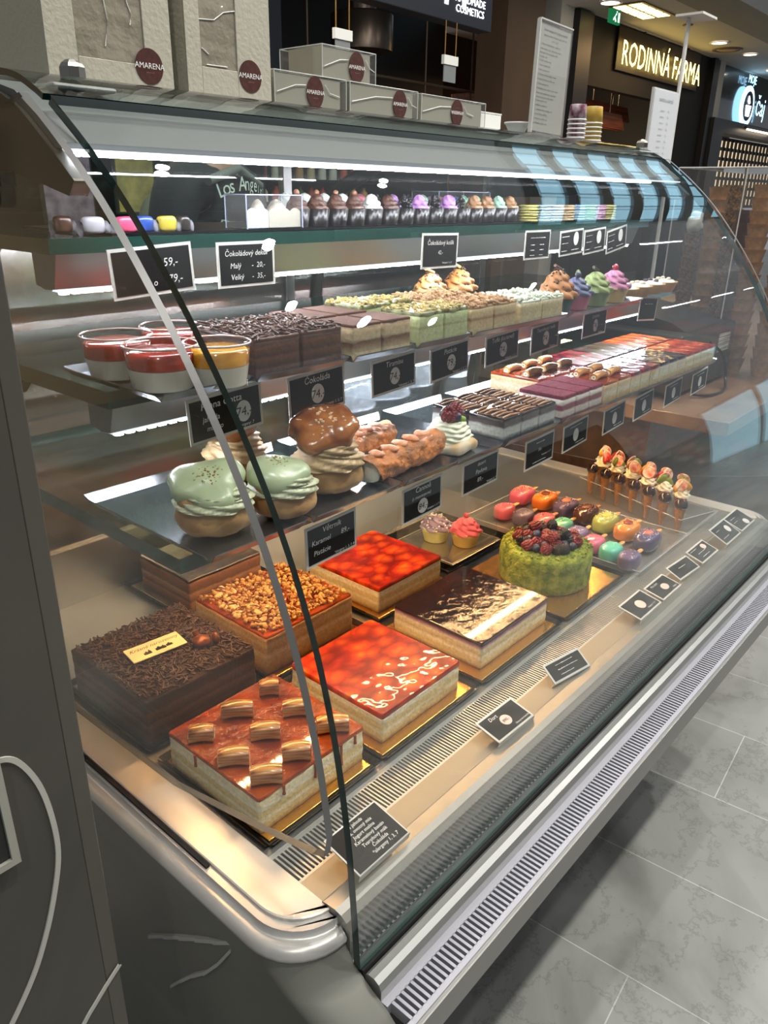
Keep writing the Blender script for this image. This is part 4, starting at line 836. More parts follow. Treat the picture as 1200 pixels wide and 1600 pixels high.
# ================================================================ LOWER SHELF
ZS3 = 1.0835
bun = P('choux_bun', '#9a6e40', 0.6, col2='#c39a64', vscale=26, bump=0.7, bscale=55)
bunb = P('choux_glazed_top', '#6b3413', 0.15, coat=0.8, col2='#a0622c', vscale=40, bump=0.5, bscale=60)
pist = P('pistachio_icing', '#a3b08c', 0.3, coat=0.3, sss=0.2)
def lump(v, amp, f, s): return v * (1 + amp * noise.noise(v * f + Vector((s, s, s))))
def puff(x, y, lb, green, r=0.041, s=0.0, tilt=0.25, rz=0.0):
    c = empty('cream_puff', (x, y, ZS3 + 0.002), lb, 'cream puff', 'cream puffs on the lower shelf', rot=(0, 0, rz))
    hb = r * 0.98
    MB().sell((0, 0, hb * 0.5), r * 1.02, r * 0.98, hb * 0.5, 0.72, 1, 36, 20, f=lambda v: lump(v, 0.10, 60, s)).build('bun_bottom', bun, c)
    cr = MB(); swirl(cr, r * 0.98, 0.020 if green else 0.036, n=60, star=7, amp=0.09, turns=2.6, z0=hb * 0.86, levels=18, rtop=0.5, terr=2)
    cr.build('cream', P('puff_cream_g' if green else 'puff_cream_c', '#bfc3a2' if green else '#c2a67c', 0.45, sss=0.2), c)
    T = Matrix.Translation((-0.004, 0.004, hb * 0.86 + (0.015 if green else 0.040))) @ Matrix.Rotation(tilt, 4, 'X') @ Matrix.Rotation(-tilt * 0.7, 4, 'Y')
    if green:
        def gf_(v):
            w_ = 1 + 0.10 * math.sin(3 * math.atan2(v.y, v.x) + s); return lump(Vector((v.x * w_, v.y * w_, v.z)), 0.32, 34, s + 3)
        MB().sell((0, 0, 0.002), r * 0.98, r * 0.90, r * 0.40, 0.85, 1, 40, 18, 0, T, gf_).build('green_icing_top', pist, c)
        MB().sell((0, 0, -0.006), r * 0.86, r * 0.80, r * 0.30, 0.8, 1, 30, 12, 0, T, lambda v: lump(v, 0.2, 50, s + 8)).build('bun_lid', bun, c)
        cb = scatter(150, -1, 1, -1, 1, 0, lambda m_, r_, a, b, z_: crumb(m_, r_, *(T @ (gf_(Vector((a * r * 0.5, b * r * 0.45, r * 0.40 * max(0, 1 - 0.4 * (a * a + b * b)) ** 0.5 * 0.97))) + Vector((0, 0, 0.002)))), (0.0006, 0.0017)), int(s * 10) + 3)
        tag(cb.build('nut_crumbs', P('pist_crumb', '#8d5a2a', 0.5, col2='#7c8a44', vscale=200), c), kind='stuff')
    else:
        tf = lambda v: lump(Vector((v.x, v.y, v.z if v.z > -0.004 else -0.004)), 0.30, 42, s + 3)
        MB().sell((0, 0, 0), r * 0.98, r * 0.92, r * 0.46, 0.85, 1, 40, 20, 0, T, tf).build('glazed_bun_top', bunb, c)
        cb = scatter(46, -1, 1, -1, 1, 0, lambda m_, r_, a, b, z_: m_.box(-0.0018, 0.0018, -0.0012, 0.0012, -0.0008, 0.0012, 0, Matrix.Translation(T @ tf(Vector((a * r * 0.62, b * r * 0.58, r * 0.455 * math.sqrt(max(0, 1 - 0.40 * (a * a + b * b))))))) @ Matrix.Rotation(a * 5, 4, 'Z')), int(s * 10) + 4)
        tag(cb.build('sugar_nibs', P('sugar_nib', '#e6c7a5', 0.5), c), kind='stuff')
    return c
puff(0.449, 0.624, 'cream puff with pistachio green icing at left end of lower shelf', True, 0.040, 1.0, 0.2)
puff(0.531, 0.608, 'cream puff with brighter green icing, second from the left end', True, 0.037, 4.0, 0.1)
puff(0.618, 0.626, 'large caramel cream puff with glossy brown top, beside the cannoli', False, 0.042, 2.0, 0.42)
puff(0.565, 0.735, 'caramel cream puff with brown top standing behind the green ones', False, 0.038, 6.0, 0.3)
# cannoli
can_m = P('fried_cannoli_shell', '#8a5526', 0.5, col2='#d98442', vscale=48, bump=1.0, bscale=95, bdist=0.006)
def cannolo(x, y, lb, L, rz, s):
    c = empty('cannolo', (x, y, ZS3 + 0.002), lb, 'cannoli', 'cannoli on the lower shelf', rot=(0, 0, rz)); r = 0.0178; mb = MB(); rings = []
    for k in range(41):
        t = k / 40 - 0.5; ring = []
        for i in range(44):
            a = 2 * PI * i / 44; q = r * (1 + 0.09 * abs(t) * 2) * (1 + 0.17 * noise.noise(Vector((t * 7 + s, math.cos(a) * 1.7, math.sin(a) * 1.7))) + 0.12 * noise.noise(Vector((t * 22 + s, math.cos(a) * 4, math.sin(a) * 4)))); ring.append((t * L + 0.012 * math.sin(a) * (1 if t > 0 else -1) * abs(t) * 2, q * math.cos(a), r * 0.95 + q * 0.95 * math.sin(a)))
        rings.append(ring)
    mb.ring(rings, 0, True, False).build('shell', can_m, c)
    fl = MB()
    for s_ in (-1, 1): fl.sell((s_ * L * 0.46, 0, r * 0.95), 0.012, r * 0.86, r * 0.82, 0.8, 1, 20, 12, f=lambda v: lump(v, 0.2, 90, s))
    fl.build('ricotta_filling', P('ricotta', '#e9e4cf', 0.6, bump=0.4, bscale=200), c)
    flp = MB()
    for k in range(5):
        tt = -0.38 + 0.19 * k; flp.sell((tt * L, 0.002 * k, r * 1.95), 0.009, 0.012, 0.0035, 0.8, 1, 12, 6, 0, None, lambda v: lump(v, 0.5, 120, k + s))
    flp.build('orange_flakes', P('orange_flake', '#c8703c', 0.5, col2='#e7b08a', vscale=90), c)
    return c
cannolo(0.735, 0.606, 'cannoli roll lying in front, cream showing at its left end', 0.142, R(4), 1.0)
cannolo(0.728, 0.678, 'cannoli roll lying behind the front one', 0.125, R(8), 5.0)
# pavlova
c = empty('pavlova', (0.852, 0.618, ZS3), 'white cream pavlova topped with raspberries and green leaf', 'pavlova')
MB().sell((0, 0, 0.010), 0.043, 0.038, 0.012, 0.8, 1, 30, 12, f=lambda v: lump(v, 0.25, 50, 2)).build('meringue_base', P('meringue', '#dcd2b8', 0.6, col2='#c79a5e', vscale=30), c)
sw = MB(); rg = []
for k in range(25):
    t = k / 24; rr = 0.034 * (1 - 0.42 * t ** 1.5) * (1 + 0.05 * math.sin(t * 5 * 2 * PI))
    rg.append([(rr * (1 + 0.035 * math.sin(9 * a_ + t * 16)) * math.cos(a_), rr * (1 + 0.035 * math.sin(9 * a_ + t * 16)) * math.sin(a_), 0.014 + 0.029 * t + 0.0015 * math.sin(4 * a_)) for a_ in [2 * PI * i / 60 for i in range(60)]])
sw.ring(rg, 0, True, True)
sw.build('whipped_cream', P('whipped_cream', '#e4e6cc', 0.5, sss=0.2), c)
for kx, ky, kz, kind, r_ in ((-0.011, -0.006, 0.052, 'raspberry', 0.0105), (0.013, 0.002, 0.052, 'raspberry', 0.011), (-0.001, -0.013, 0.049, 'blueberry', 0.0065), (0.001, 0.006, 0.051, 'blackberry', 0.009)):
    o = berry(c, kind, kx, ky, kz, 0.01, 0.6, kx * 90); s = r_ / 0.01; o.scale = (s, s, s)
MB().sell((0.007, -0.016, 0.046), 0.008, 0.0045, 0.004, 0.7, 1, 12, 6, 0, Matrix.Rotation(0.4, 4, 'Y')).build('green_leaf', P('mint_leaf', '#8fae3c', 0.5), c)
# slices
film = GL('thin_wrap_film', (0.985, 0.985, 0.985))
def slice_(x0, x1, y0, y1, z, h, lb, side, top, group, top_h=0.004, topname='topping', extra=None, name='cake_slice', cat='cake slice', wrap=True):
    cx, cy = (x0 + x1) / 2, (y0 + y1) / 2; a, b = (x1 - x0) / 2 - 0.0012, (y1 - y0) / 2 - 0.0012
    c = empty(name, (cx, cy, z), lb, cat, group)
    slab(-a, a, -b, b, h, 'cake_body', side, c, r=0.002, seg=5)
    if top: slab(-a, a, -b, b, top_h, topname, top, c, h + 0.0004, seg=2, r=0.002, wob=0.0008)
    if extra: extra(c, a, b, h + top_h)
    if wrap: MB().box(-a - 0.0014, a + 0.0006, -b - 0.0015, -b - 0.0012, 0.001, h + top_h * 0.6).build('wrap_film', film, c)
    return c
dark_slice_side = LAYER('dark_slice_side', [(0, '#0e0b0c'), (0.2, '#141012'), (0.28, '#8d8f90'), (0.36, '#c9cbc6'), (0.6, '#bfc3bf'), (0.68, '#4a3a38'), (0.8, '#2a1a17'), (1, '#20120f')], 0.040, wav=0.12)
dark_slice_top = P('dark_slice_glaze', '#1c100c', 0.1, coat=1)
tig = P('pretzel_stick', '#8a5a32', 0.5, coat=0.2)
def sticks(c, a, b, h):
    mb = MB(); r_ = random.Random(int(c.location.x * 999 + c.location.y * 77))
    for k in range(6):
        yy = -b * 0.8 + 1.6 * b * k / 5; mb.tube([(-a * 0.9, yy + r_.uniform(-.003, .003), h + 0.0015), (0, yy + r_.uniform(-.002, .002), h + 0.003), (a * 0.9, yy + r_.uniform(-.003, .003), h + 0.0015)], 0.0018, 6)
    mb.build('pretzel_sticks', tig, c)
GO = 'dark layered slices with pretzel sticks'
for j, (y0, y1) in enumerate(((0.568, 0.633), (0.635, 0.70))):
    for i in range(3):
        slice_(0.916 + 0.050 * i, 0.965 + 0.050 * i, y0, y1, ZS3, 0.034, 'dark layered slice with pretzel sticks, %s from the left in the %s row' % (ORD[i], ('front', 'back')[j]), dark_slice_side, dark_slice_top, GO, extra=sticks)
rv_side = LAYER('red_velvet_side', [(0, '#6c1328'), (0.16, '#7d1c33'), (0.24, '#d9cfc5'), (0.42, '#e2d8cd'), (0.5, '#8d3048'), (0.66, '#8d3048'), (0.74, '#e6ded4'), (1, '#e9e2d8')], 0.040, wav=0.1)
rv_top = P('red_velvet_crumb', '#6a0f2c', 0.9, bump=1, bscale=300, var=0.3, vscale=120, bdist=0.003)
for i in range(3):
    slice_(1.085 + 0.047 * i, 1.131 + 0.047 * i, 0.568, 0.652, ZS3, 0.036, 'red velvet slice with dark pink crumb top, %s from the left' % ORD[i], rv_side, rv_top, 'red velvet slices', top_h=0.005)
car_side = LAYER('caramel_slice_side', [(0, '#8d6637'), (0.25, '#d8b985'), (0.5, '#e6dcc0'), (0.75, '#cfae78'), (1, '#eadfc4')], 0.042, wav=0.15)
def rolls(c, a, b, h):
    roll_piece(c, 0, -b * 0.4, h + 0.006, a * 1.7, 0.0075); roll_piece(c, a * 0.1, b * 0.45, h + 0.006, a * 1.6, 0.0075)
for (x0, x1, y0, y1, lb) in ((1.232, 1.283, 0.568, 0.655, 'front left'), (1.285, 1.335, 0.568, 0.655, 'front right'), (1.17, 1.225, 0.662, 0.765, 'back left, beside the red velvet'), (1.228, 1.28, 0.662, 0.765, 'back middle'), (1.283, 1.335, 0.662, 0.765, 'back right')):
    slice_(x0, x1, y0, y1, ZS3, 0.035, 'caramel slice topped with wafer rolls, ' + lb, car_side, glz, 'caramel slices topped with wafer rolls', extra=rolls)
ra_side = LAYER('raspberry_slice_side', [(0, '#8d6637'), (0.2, '#dcc592'), (0.5, '#e9dfc0'), (0.7, '#d9c48f'), (0.84, '#b1506a'), (1, '#8e1f38')], 0.042, wav=0.16)
ra_top = JELLY('raspberry_jelly', '#3a0612', '#7c0d20', '#a3182c', 60, distort=1.0)
bl_top = JELLY('blueberry_jelly', '#0a0610', '#1c1020', '#36203a', 80, distort=0.8)
bl_side = LAYER('blueberry_slice_side', [(0, '#8d6637'), (0.2, '#d9c38f'), (0.55, '#e6dcbb'), (0.78, '#c7b3a0'), (0.9, '#5e3550'), (1, '#2f142b')], 0.042, wav=0.16)
st_side = LAYER('strawberry_slice_side', [(0, '#8d6637'), (0.2, '#dcc28a'), (0.4, '#eee0b4'), (0.55, '#dcc28a'), (0.82, '#efe6c6'), (1, '#e8b69a')], 0.042, wav=0.1)
for nm, x0, dx, n, side, top, gp in (('raspberry', 1.338, 0.042, 3, ra_side, ra_top, 'raspberry jelly slices'), ('blueberry', 1.466, 0.044, 3, bl_side, bl_top, 'blueberry jelly slices'), ('strawberry', 1.600, 0.040, 4, st_side, jel, 'strawberry jelly slices')):
    for j, (y0, y1) in enumerate(((0.568, 0.662), (0.665, 0.765))):
        for i in range(n):
            slice_(x0 + dx * i, x0 + dx * (i + 1) - 0.001, y0, y1, ZS3, 0.034, '%s jelly slice, %s from the left in the %s row' % (nm, ORD[i], ('front', 'back')[j]), side, top, gp, top_h=0.0055)
# clear lids and cups stored at the back of the shelf
cloud = GL('cloudy_plastic', (0.90, 0.92, 0.95), rough=0.1, haze=0.22, hcol=(0.8, 0.85, 0.95))
for i, (x, y, r) in enumerate(((0.93, 0.90, 0.052), (1.035, 0.915, 0.056), (1.142, 0.93, 0.046))):
    c = empty('clear_dome_lid', (x, y, 1.0815), 'cloudy clear dome lid standing behind the trays, %s from the left' % ORD[i], 'lid', 'cloudy clear dome lids')
    MB().lathe([(r, 0), (r, 0.008), (r * 0.97, 0.03), (r * 0.8, 0.058), (r * 0.45, 0.074), (0.001, 0.078)], 36, cap=False).build('dome', cloud, c)
    MB().lathe([(r + 0.003, 0), (r + 0.003, 0.003), (r, 0.003)], 36, cap=False).build('rim', cloud, c)
for k in range(7):
    c = empty('plastic_cup', (1.255, 0.905, 1.0815 + 0.0095 * k), 'white translucent plastic cup in the nested stack, %s from the bottom' % ORD[k], 'plastic cup', 'nested plastic cups')
    MB().lathe([(0.026, 0), (0.0255, 0.002), (0.033, 0.062), (0.035, 0.062), (0.035, 0.0645)], 28, cap=False).build('cup_wall', P('cup_white_plastic', '#c2cad4', 0.35), c)

# ================================================================ MIDDLE SHELF
ZS2 = 1.2345
cupglass = GL('cup_glass', (0.95, 0.96, 0.96))
def cotta(x, y, lb, fc, r=0.0365):
    c = empty('panna_cotta_cup', (x, y, ZS2), lb, 'dessert cup', 'panna cotta cups')
    MB().lathe([(r * 0.84, 0), (r * 0.86, 0.0015), (r * 0.97, 0.037), (r, 0.041), (r * 1.03, 0.0425), (r * 1.0, 0.0432)], 40, cap=False).build('glass_cup', cupglass, c)
    MB().lathe([(r * 0.81, 0.0015), (r * 0.92, 0.022)], 36).build('panna_cotta', P('panna_cotta', '#d8d2c2', 0.5, sss=0.2), c)
    MB().lathe([(r * 0.925, 0.0224), (r * 0.955, 0.037), (r * 0.80, 0.0385), (0.001, 0.039)], 36).build('fruit_layer', fc, c)
    MB().lathe([(r * 1.005, 0.0428), (r * 1.04, 0.0440), (r * 1.0, 0.0452), (r * 0.985, 0.0440)], 40, cap=False).build('glass_rim', P('glass_rim', '#b9a7a0', 0.1, coat=1), c)
redf = P('strawberry_sauce', '#8c1d16', 0.15, coat=0.8, col2='#a8311f', vscale=60); orf = P('mango_sauce', '#c98410', 0.15, coat=0.8, col2='#e0a02c', vscale=60)
cotta(0.428, 0.745, 'glass cup of panna cotta with red sauce, farthest from the front', redf)
cotta(0.430, 0.668, 'glass cup of panna cotta with red sauce, at the front left corner of the shelf', redf)
cotta(0.502, 0.755, 'glass cup of panna cotta with red sauce, behind the yellow one', redf, 0.034)
cotta(0.478, 0.640, 'glass cup of panna cotta with yellow mango sauce', orf, 0.0335)
ch2 = LAYER('shaved_slice_side', choc_side, 0.045)
def shave(c, a, b, h): tag(scatter(330, -a, a, -b, b, h, curl, 21 + int(c.location.x * 1000), 0.007).build('chocolate_shavings', shav, c), kind='stuff')
for i, (x0, x1) in enumerate(((0.516, 0.582), (0.584, 0.648))):
    slice_(x0, x1, 0.628, 0.735, ZS2, 0.038, 'chocolate slice under dark shavings, %s one' % ('left', 'right')[i], ch2, shav, 'shaved chocolate slices', top_h=0.003, extra=shave)
ti_side = LAYER('tiramisu_side', [(0, '#a8936c'), (0.15, '#cbb88f'), (0.36, '#8a6d4e'), (0.46, '#6a4a33'), (0.55, '#cdbb96'), (0.8, '#c3ad86'), (0.9, '#7a5a44'), (1, '#4a2d1e')], 0.044, wav=0.14)
cocoa = P('cocoa_dusting', '#4a2a1a', 0.95, bump=0.4, bscale=400, var=0.2, vscale=60)
for (x0, x1, y0, y1, lb) in ((0.660, 0.714, 0.625, 0.69, 'front left'), (0.716, 0.770, 0.625, 0.69, 'front right'), (0.660, 0.714, 0.70, 0.775, 'back left'), (0.716, 0.770, 0.70, 0.775, 'back right')):
    slice_(x0, x1, y0, y1, ZS2, 0.038, 'tiramisu slice dusted with cocoa, ' + lb, ti_side, cocoa, 'tiramisu slices', top_h=0.002)
pi_side = LAYER('pistachio_slice_side', [(0, '#8f9460'), (0.2, '#b9bf8a'), (0.5, '#c2cb97'), (0.56, '#a9a874'), (0.62, '#c2cb97'), (1, '#b9c893')], 0.042, wav=0.1)
pi_top = P('pistachio_drizzle', '#8f9a6c', 0.35, coat=0.3, col2='#4c3a18', vscale=85)
to_side = LAYER('toffee_slice_side', [(0, '#9a7c50'), (0.2, '#cdb78c'), (0.45, '#c7ac7c'), (0.52, '#9d7448'), (0.6, '#cfb88c'), (0.88, '#c7b085'), (1, '#7a4e34')], 0.044, wav=0.1)
wh_side = LAYER('crumb_slice_side', [(0, '#a48a5c'), (0.25, '#d6c69c'), (0.5, '#cab988'), (0.75, '#d9cda6'), (1, '#c9c3a4')], 0.042, wav=0.12)
crb = P('toffee_crumble', '#a8855c', 0.7, col2='#8a6540', vscale=90); wcr = P('coconut_crumble', '#b9bfae', 0.8)
def ctop(m):
    def f(c, a, b, h): tag(scatter(170, -a, a, -b, b, h, crumb, 31 + int(c.location.x * 999), 0.004).build('crumble', m, c), kind='stuff')
    return f
for i in range(2):
    slice_(0.786 + 0.055 * i, 0.840 + 0.055 * i, 0.625, 0.695, ZS2, 0.038, 'pale green pistachio slice, front row, %s one' % ('left', 'right')[i], pi_side, pi_top, 'pistachio slices', extra=lambda c, a, b, h: tag(scatter(90, -a, a, -b, b, h, crumb, 41 + int(c.location.x * 999), 0.001).build('nut_crumbs', P('pist_nut', '#6f6a2c', 0.7, col2='#b59a5c', vscale=120), c), kind='stuff'))
    slice_(0.760 + 0.058 * i, 0.816 + 0.058 * i, 0.705, 0.775, ZS2, 0.041, 'pale green pistachio slice, back row, %s one' % ('left', 'right')[i], pi_side, pi_top, 'pistachio slices', extra=lambda c, a, b, h: tag(scatter(90, -a, a, -b, b, h, crumb, 41 + int(c.location.x * 999), 0.001).build('nut_crumbs', P('pist_nut', '#6f6a2c', 0.7, col2='#b59a5c', vscale=120), c), kind='stuff'))
    slice_(0.900 + 0.060 * i, 0.959 + 0.060 * i, 0.625, 0.70, ZS2, 0.037, 'toffee slice with brown crumble, front row, %s one' % ('left', 'right')[i], to_side, crb, 'toffee slices', top_h=0.002, extra=ctop(crb))
    slice_(0.905 + 0.060 * i, 0.962 + 0.060 * i, 0.71, 0.78, ZS2, 0.037, 'toffee slice with brown crumble, back row, %s one' % ('left', 'right')[i], to_side, crb, 'toffee slices', top_h=0.002, extra=ctop(crb))
    slice_(1.030 + 0.066 * i, 1.094 + 0.066 * i, 0.625, 0.72, ZS2, 0.033, 'curd slice with whitish crumble, %s one' % ('left', 'right')[i], wh_side, wcr, 'curd slices', top_h=0.002, extra=ctop(wcr))
cupcake(1.205, 0.665, ZS2, 'cupcake with brown caramel swirl in dark teal case', '#26403e', '#a9703a', 0.031, 0.030, 0.042, top='stick', topc='#6b4630', chips='#3a2618')
cupcake(1.278, 0.668, ZS2, 'cupcake with blue-violet swirl in pink case, berry and leaf on top', '#a8566a', '#4a4f74', 0.028, 0.028, 0.028, top='leaf', topc='#6d8a3c')
cupcake(1.350, 0.668, ZS2, 'cupcake with green swirl in pale green case and brown topping', '#6d7a52', '#7e8f52', 0.029, 0.028, 0.033, top='stick', topc='#3a2016')
cupcake(1.425, 0.668, ZS2, 'cupcake with pink swirl in straw-coloured case and red cherry', '#b99a5e', '#a8668a', 0.029, 0.028, 0.032, top='berry', topc='#9c1830')
cupcake(1.075, 0.835, 1.2325, 'cupcake with caramel swirl at the back, behind the curd slices', '#5a4030', '#b07a44', 0.031, 0.030, 0.034, top='stick', topc='#b98a4c', chips='#3a2618')
cupcake(1.185, 0.855, 1.2325, 'cupcake with orange-brown swirl at the back, behind the teal-cased one', '#5a4030', '#b5773c', 0.031, 0.030, 0.034, top='stick', topc='#c99a4c', chips='#3a2618')
for i in range(4):
    x = 1.497 + 0.064 * i
    c = empty('fruit_tartlet', (x, 0.68, 1.2325), 'small pale fruit tartlet, %s from the left' % ORD[i], 'tartlet', 'fruit tartlets')
    MB().lathe([(0.022, 0), (0.030, 0.019), (0.0305, 0.021), (0.027, 0.019), (0.001, 0.017)], 40, flute=1, famp=0.02).build('crust', P('tart_crust', '#a9895c', 0.7), c)
    f_ = MB().lathe([(0.026, 0.0185), (0.022, 0.024), (0.001, 0.026)], 20); f_.build('cream', P('tart_cream', '#c9c8c0', 0.4), c)
    f2 = MB(); [f2.sell((0.012 * math.cos(a), 0.012 * math.sin(a), 0.026), 0.007, 0.005, 0.004, 0.8, 1, 8, 5) for a in (0.5, 2.5, 4.6)]; f2.build('fruit_pieces', P('tart_fruit_%d' % (i % 2), ['#3a2430', '#c7b9a0'][i % 2], 0.3, coat=0.5), c)

# ================================================================ UPPER SHELF
ZS1 = 1.3735
tag(MB().box(0.46, 1.30, 0.785, 0.99, ZS1 - 0.001, ZS1 + 0.0015).build('slate_sheet', P('black_sheet', '#0b0b0e', 0.3), None), 'thin black sheet under the chocolate cups on the upper shelf', 'serving sheet')
ZS1 = 1.3755
toff = {'brown': '#4a2a1c', 'white': '#cfd6cf', 'lilac': '#a678b4', 'black': '#121012', 'pink': '#a8606e', 'mint': '#86ad94', 'caramel': '#8a6440', 'blue': '#3f6fa8'}
def ccup(x, y, col, lb, grp, ball=None):
    c = empty('chocolate_cup', (x, y, ZS1), lb, 'chocolate cup', grp); r = 0.0175
    MB().lathe([(r * 0.82, 0), (r, 0.0225), (r * 0.93, 0.0225), (0.001, 0.0205)], 32, flute=1, famp=0.035).build('cup', P('dark_choc_cup', '#140d0b', 0.35), c)
    if col == 'black':
        mb = MB(); r_ = random.Random(int(x * 1000))
        for k in range(34):
            t = r_.random(); a = r_.uniform(0, 6.28); q = 0.0135 * (1 - t); mb.sell((q * math.cos(a), q * math.sin(a), 0.022 + 0.018 * t), 0.0027, 0.0027, 0.0027, 1, 1, 7, 5)
        mb.build('chocolate_beads', P('choc_beads', '#121012', 0.3), c)
    else:
        swirl(MB(), 0.0155, 0.021, n=36, star=6, z0=0.021, levels=14, turns=1.0).build('cream_swirl', P('tc_' + col, toff[col], 0.5), c)
    if ball: MB().sell((0, 0, 0.0425), 0.0038, 0.0038, 0.0038, 1, 1, 10, 8).build('ball', P('hazel_ball', '#8a5e44', 0.4), c)
cols = ['brown', 'brown', 'brown', 'brown', 'white', 'brown', 'black', 'lilac', 'black', 'lilac', 'black', 'caramel', 'caramel', 'mint', 'caramel']
for i, col in enumerate(cols):
    ccup(0.742 + 0.0365 * i, 0.803, col, 'dark chocolate cup with %s topping, front row, %s from the left' % (col, ORD[i]), 'chocolate cups in the front row', i < 4)
cols = ['white', 'white', 'white', 'white', 'pink', 'black', 'lilac', 'black', 'mint', 'black', 'lilac', 'mint', 'mint', 'pink']
for i, col in enumerate(cols):
    ccup(0.762 + 0.0375 * i, 0.848, col, 'dark chocolate cup with %s topping, back row, %s from the left' % (col, ORD[i]), 'chocolate cups in the back row')
def clearbox(x0, x1, y0, y1, z, h, lb, mats=acryl):
    c = empty('clear_box', ((x0 + x1) / 2, (y0 + y1) / 2, z), lb, 'plastic box'); a, b = (x1 - x0) / 2, (y1 - y0) / 2
    MB().box(-a, a, -b, b, 0, h).build('clear_walls', mats, c, bevel=0.002)
    e = MB(); E_ = [(-a, -b), (a, -b), (a, b), (-a, b)]
    for i in range(4):
        p, q = E_[i], E_[(i + 1) % 4]; e.tube([(p[0], p[1], h), (q[0], q[1], h)], 0.0009, 5); e.tube([(p[0], p[1], 0), (p[0], p[1], h)], 0.0009, 5)
    e.build('box_edges', P('box_edge', '#9aa3b8', 0.2, coat=1), c); return c
c = clearbox(0.642, 0.734, 0.784, 0.825, ZS1, 0.039, 'clear box with scalloped white inlay and cream peaks on upper shelf')
sc = MB()
for (x0, x1, mi) in ((-0.044, -0.010, 0), (-0.009, 0.044, 1)):
    n = 24; pts = [(x0, 0.001)] + [(x1, 0.001)] + [(x1 + (x0 - x1) * i / n, 0.020 + 0.004 * abs(math.sin(PI * (2 if mi == 0 else 3) * i / n))) for i in range(n + 1)]
    sc.prism(pts, -0.0185, -0.0175, 'Y', mi)
sc.build('scalloped_inlay', [P('inlay_bluewhite', '#b9c8e0', 0.5), P('inlay_grey', '#a9a596', 0.5)], c)
pk = MB()
for xx, r in ((-0.011, 0.012), (0.020, 0.016)): swirl(pk, r, 0.020, n=30, star=7, z0=0.014, levels=8, terr=0, c=(xx, 0))
pk.build('cream_peaks', P('cream_peak', '#b9b0a0', 0.5), c)
c = clearbox(1.135, 1.290, 0.870, 0.93, ZS1, 0.047, 'long clear box holding pastel sweets behind the chocolate cups')
for i, cc in enumerate(('#c9a0c0', '#b97a6a', '#7ab07a', '#3f7fc0', '#b5b9ba', '#b5b9ba')):
    MB().sell((-0.062 + 0.0245 * i, 0, 0.022), 0.0115, 0.014, 0.017, 0.8, 1, 16, 10).build('sweet', P('sweet_' + cc, cc, 0.4), c)
mc = [('yellow', '#b9b25a'), ('pale blue', '#9fb8c4'), ('white', '#b4bcc0'), ('orange', '#b89a6a'), ('sky blue', '#7aa4c0'), ('green', '#6f9a6c'), ('pink', '#a87a98'), ('olive', '#a8a45a')]
for i, (nm, cc) in enumerate(mc):
    for k in range(3):
        c = empty('macaron', (1.335 + 0.046 * i, 0.812, ZS1 - 0.002 + 0.0098 * k), '%s macaron, %s in its little stack' % (nm, ('bottom one', 'middle one', 'top one')[k]), 'macaron', 'macarons stacked on the upper shelf')
        MB().lathe([(0.016, 0.0003), (0.0185, 0.001), (0.0185, 0.0032), (0.0165, 0.0036)], 24).lathe([(0.0165, 0.0058), (0.0185, 0.0062), (0.0183, 0.0082), (0.014, 0.0095)], 24).build('shells', P('mac_' + cc, cc, 0.5), c)
        MB().lathe([(0.016, 0.0037), (0.0165, 0.0047), (0.016, 0.0057)], 20).build('filling', P('mac_fill', '#c9c4b4', 0.5), c)
rnd = random.Random(3)
for i, (nm, cc, x, y, l) in enumerate((('pink', '#c04a6a', 0.487, 0.80, 0.03), ('blue and white', '#2a4a9a', 0.513, 0.806, 0.026), ('yellow', '#b9a63a', 0.540, 0.802, 0.028), ('dark', '#2a2420', 0.561, 0.80, 0.018), ('silver', '#a9a9ae', 0.448, 0.80, 0.03), ('brown', '#4a3226', 0.430, 0.83, 0.024))):
    c = empty('wrapped_sweet', (x, y, 1.3795), '%s wrapped sweet lying at the left end of the upper shelf' % nm, 'sweet', 'wrapped sweets on the upper shelf')
    MB().sell((0, 0, 0.0035), l * 0.42, 0.008, 0.0085, 0.5, 0.8, 18, 10).build('sweet_body', P('ws_' + nm.replace(' ', '_'), cc, 0.3, coat=0.5), c)
    MB().lathe([(0.008, -l * 0.5), (0.003, -l * 0.40), (0.003, l * 0.40), (0.008, l * 0.5)], 12, cap=False).build('wrapper_ends', P('clear_wrap', '#a0a0a8', 0.2, coat=1), c).rotation_euler = (0, PI / 2, 0)

# ================================================================ ON TOP OF THE CASE
ZT = 1.5305
brownst = P('round_brown_sticker', '#3a1712', 0.45, col2='#4c241c', vscale=160)
cardb = P('white_embossed_card', '#aca898', 0.55, bump=0.35, bscale=160, bdist=0.003)
winf = P('window_film_grey', '#8d8778', 0.12, coat=1.0, bump=0.7, bscale=14, bdist=0.02)
def sticker(par, x, y, z, rx, rz_, flip=False):
    n = 32; o = MB().ring([[(x + rx * math.cos(2 * PI * i / n), yy, z + rz_ * math.sin(2 * PI * i / n)) for i in range(n)] for yy in (y, y - 0.0006)], 0, False, True).build('round_sticker', brownst, par)
    T = Matrix.Translation((x, y - 0.0006, z)) @ RX90
    if flip: T = T @ Matrix.Rotation(PI, 4, 'Z')
    lettering(o, [('AMARENA', 0, -rz_ * 0.12, rx * 0.46, 'CENTER', 0.0), ('pastry shop' if False else '· · · · ·', 0, -rz_ * 0.42, rx * 0.22, 'CENTER', 0.0)], chalk_white, T=T)
    return o
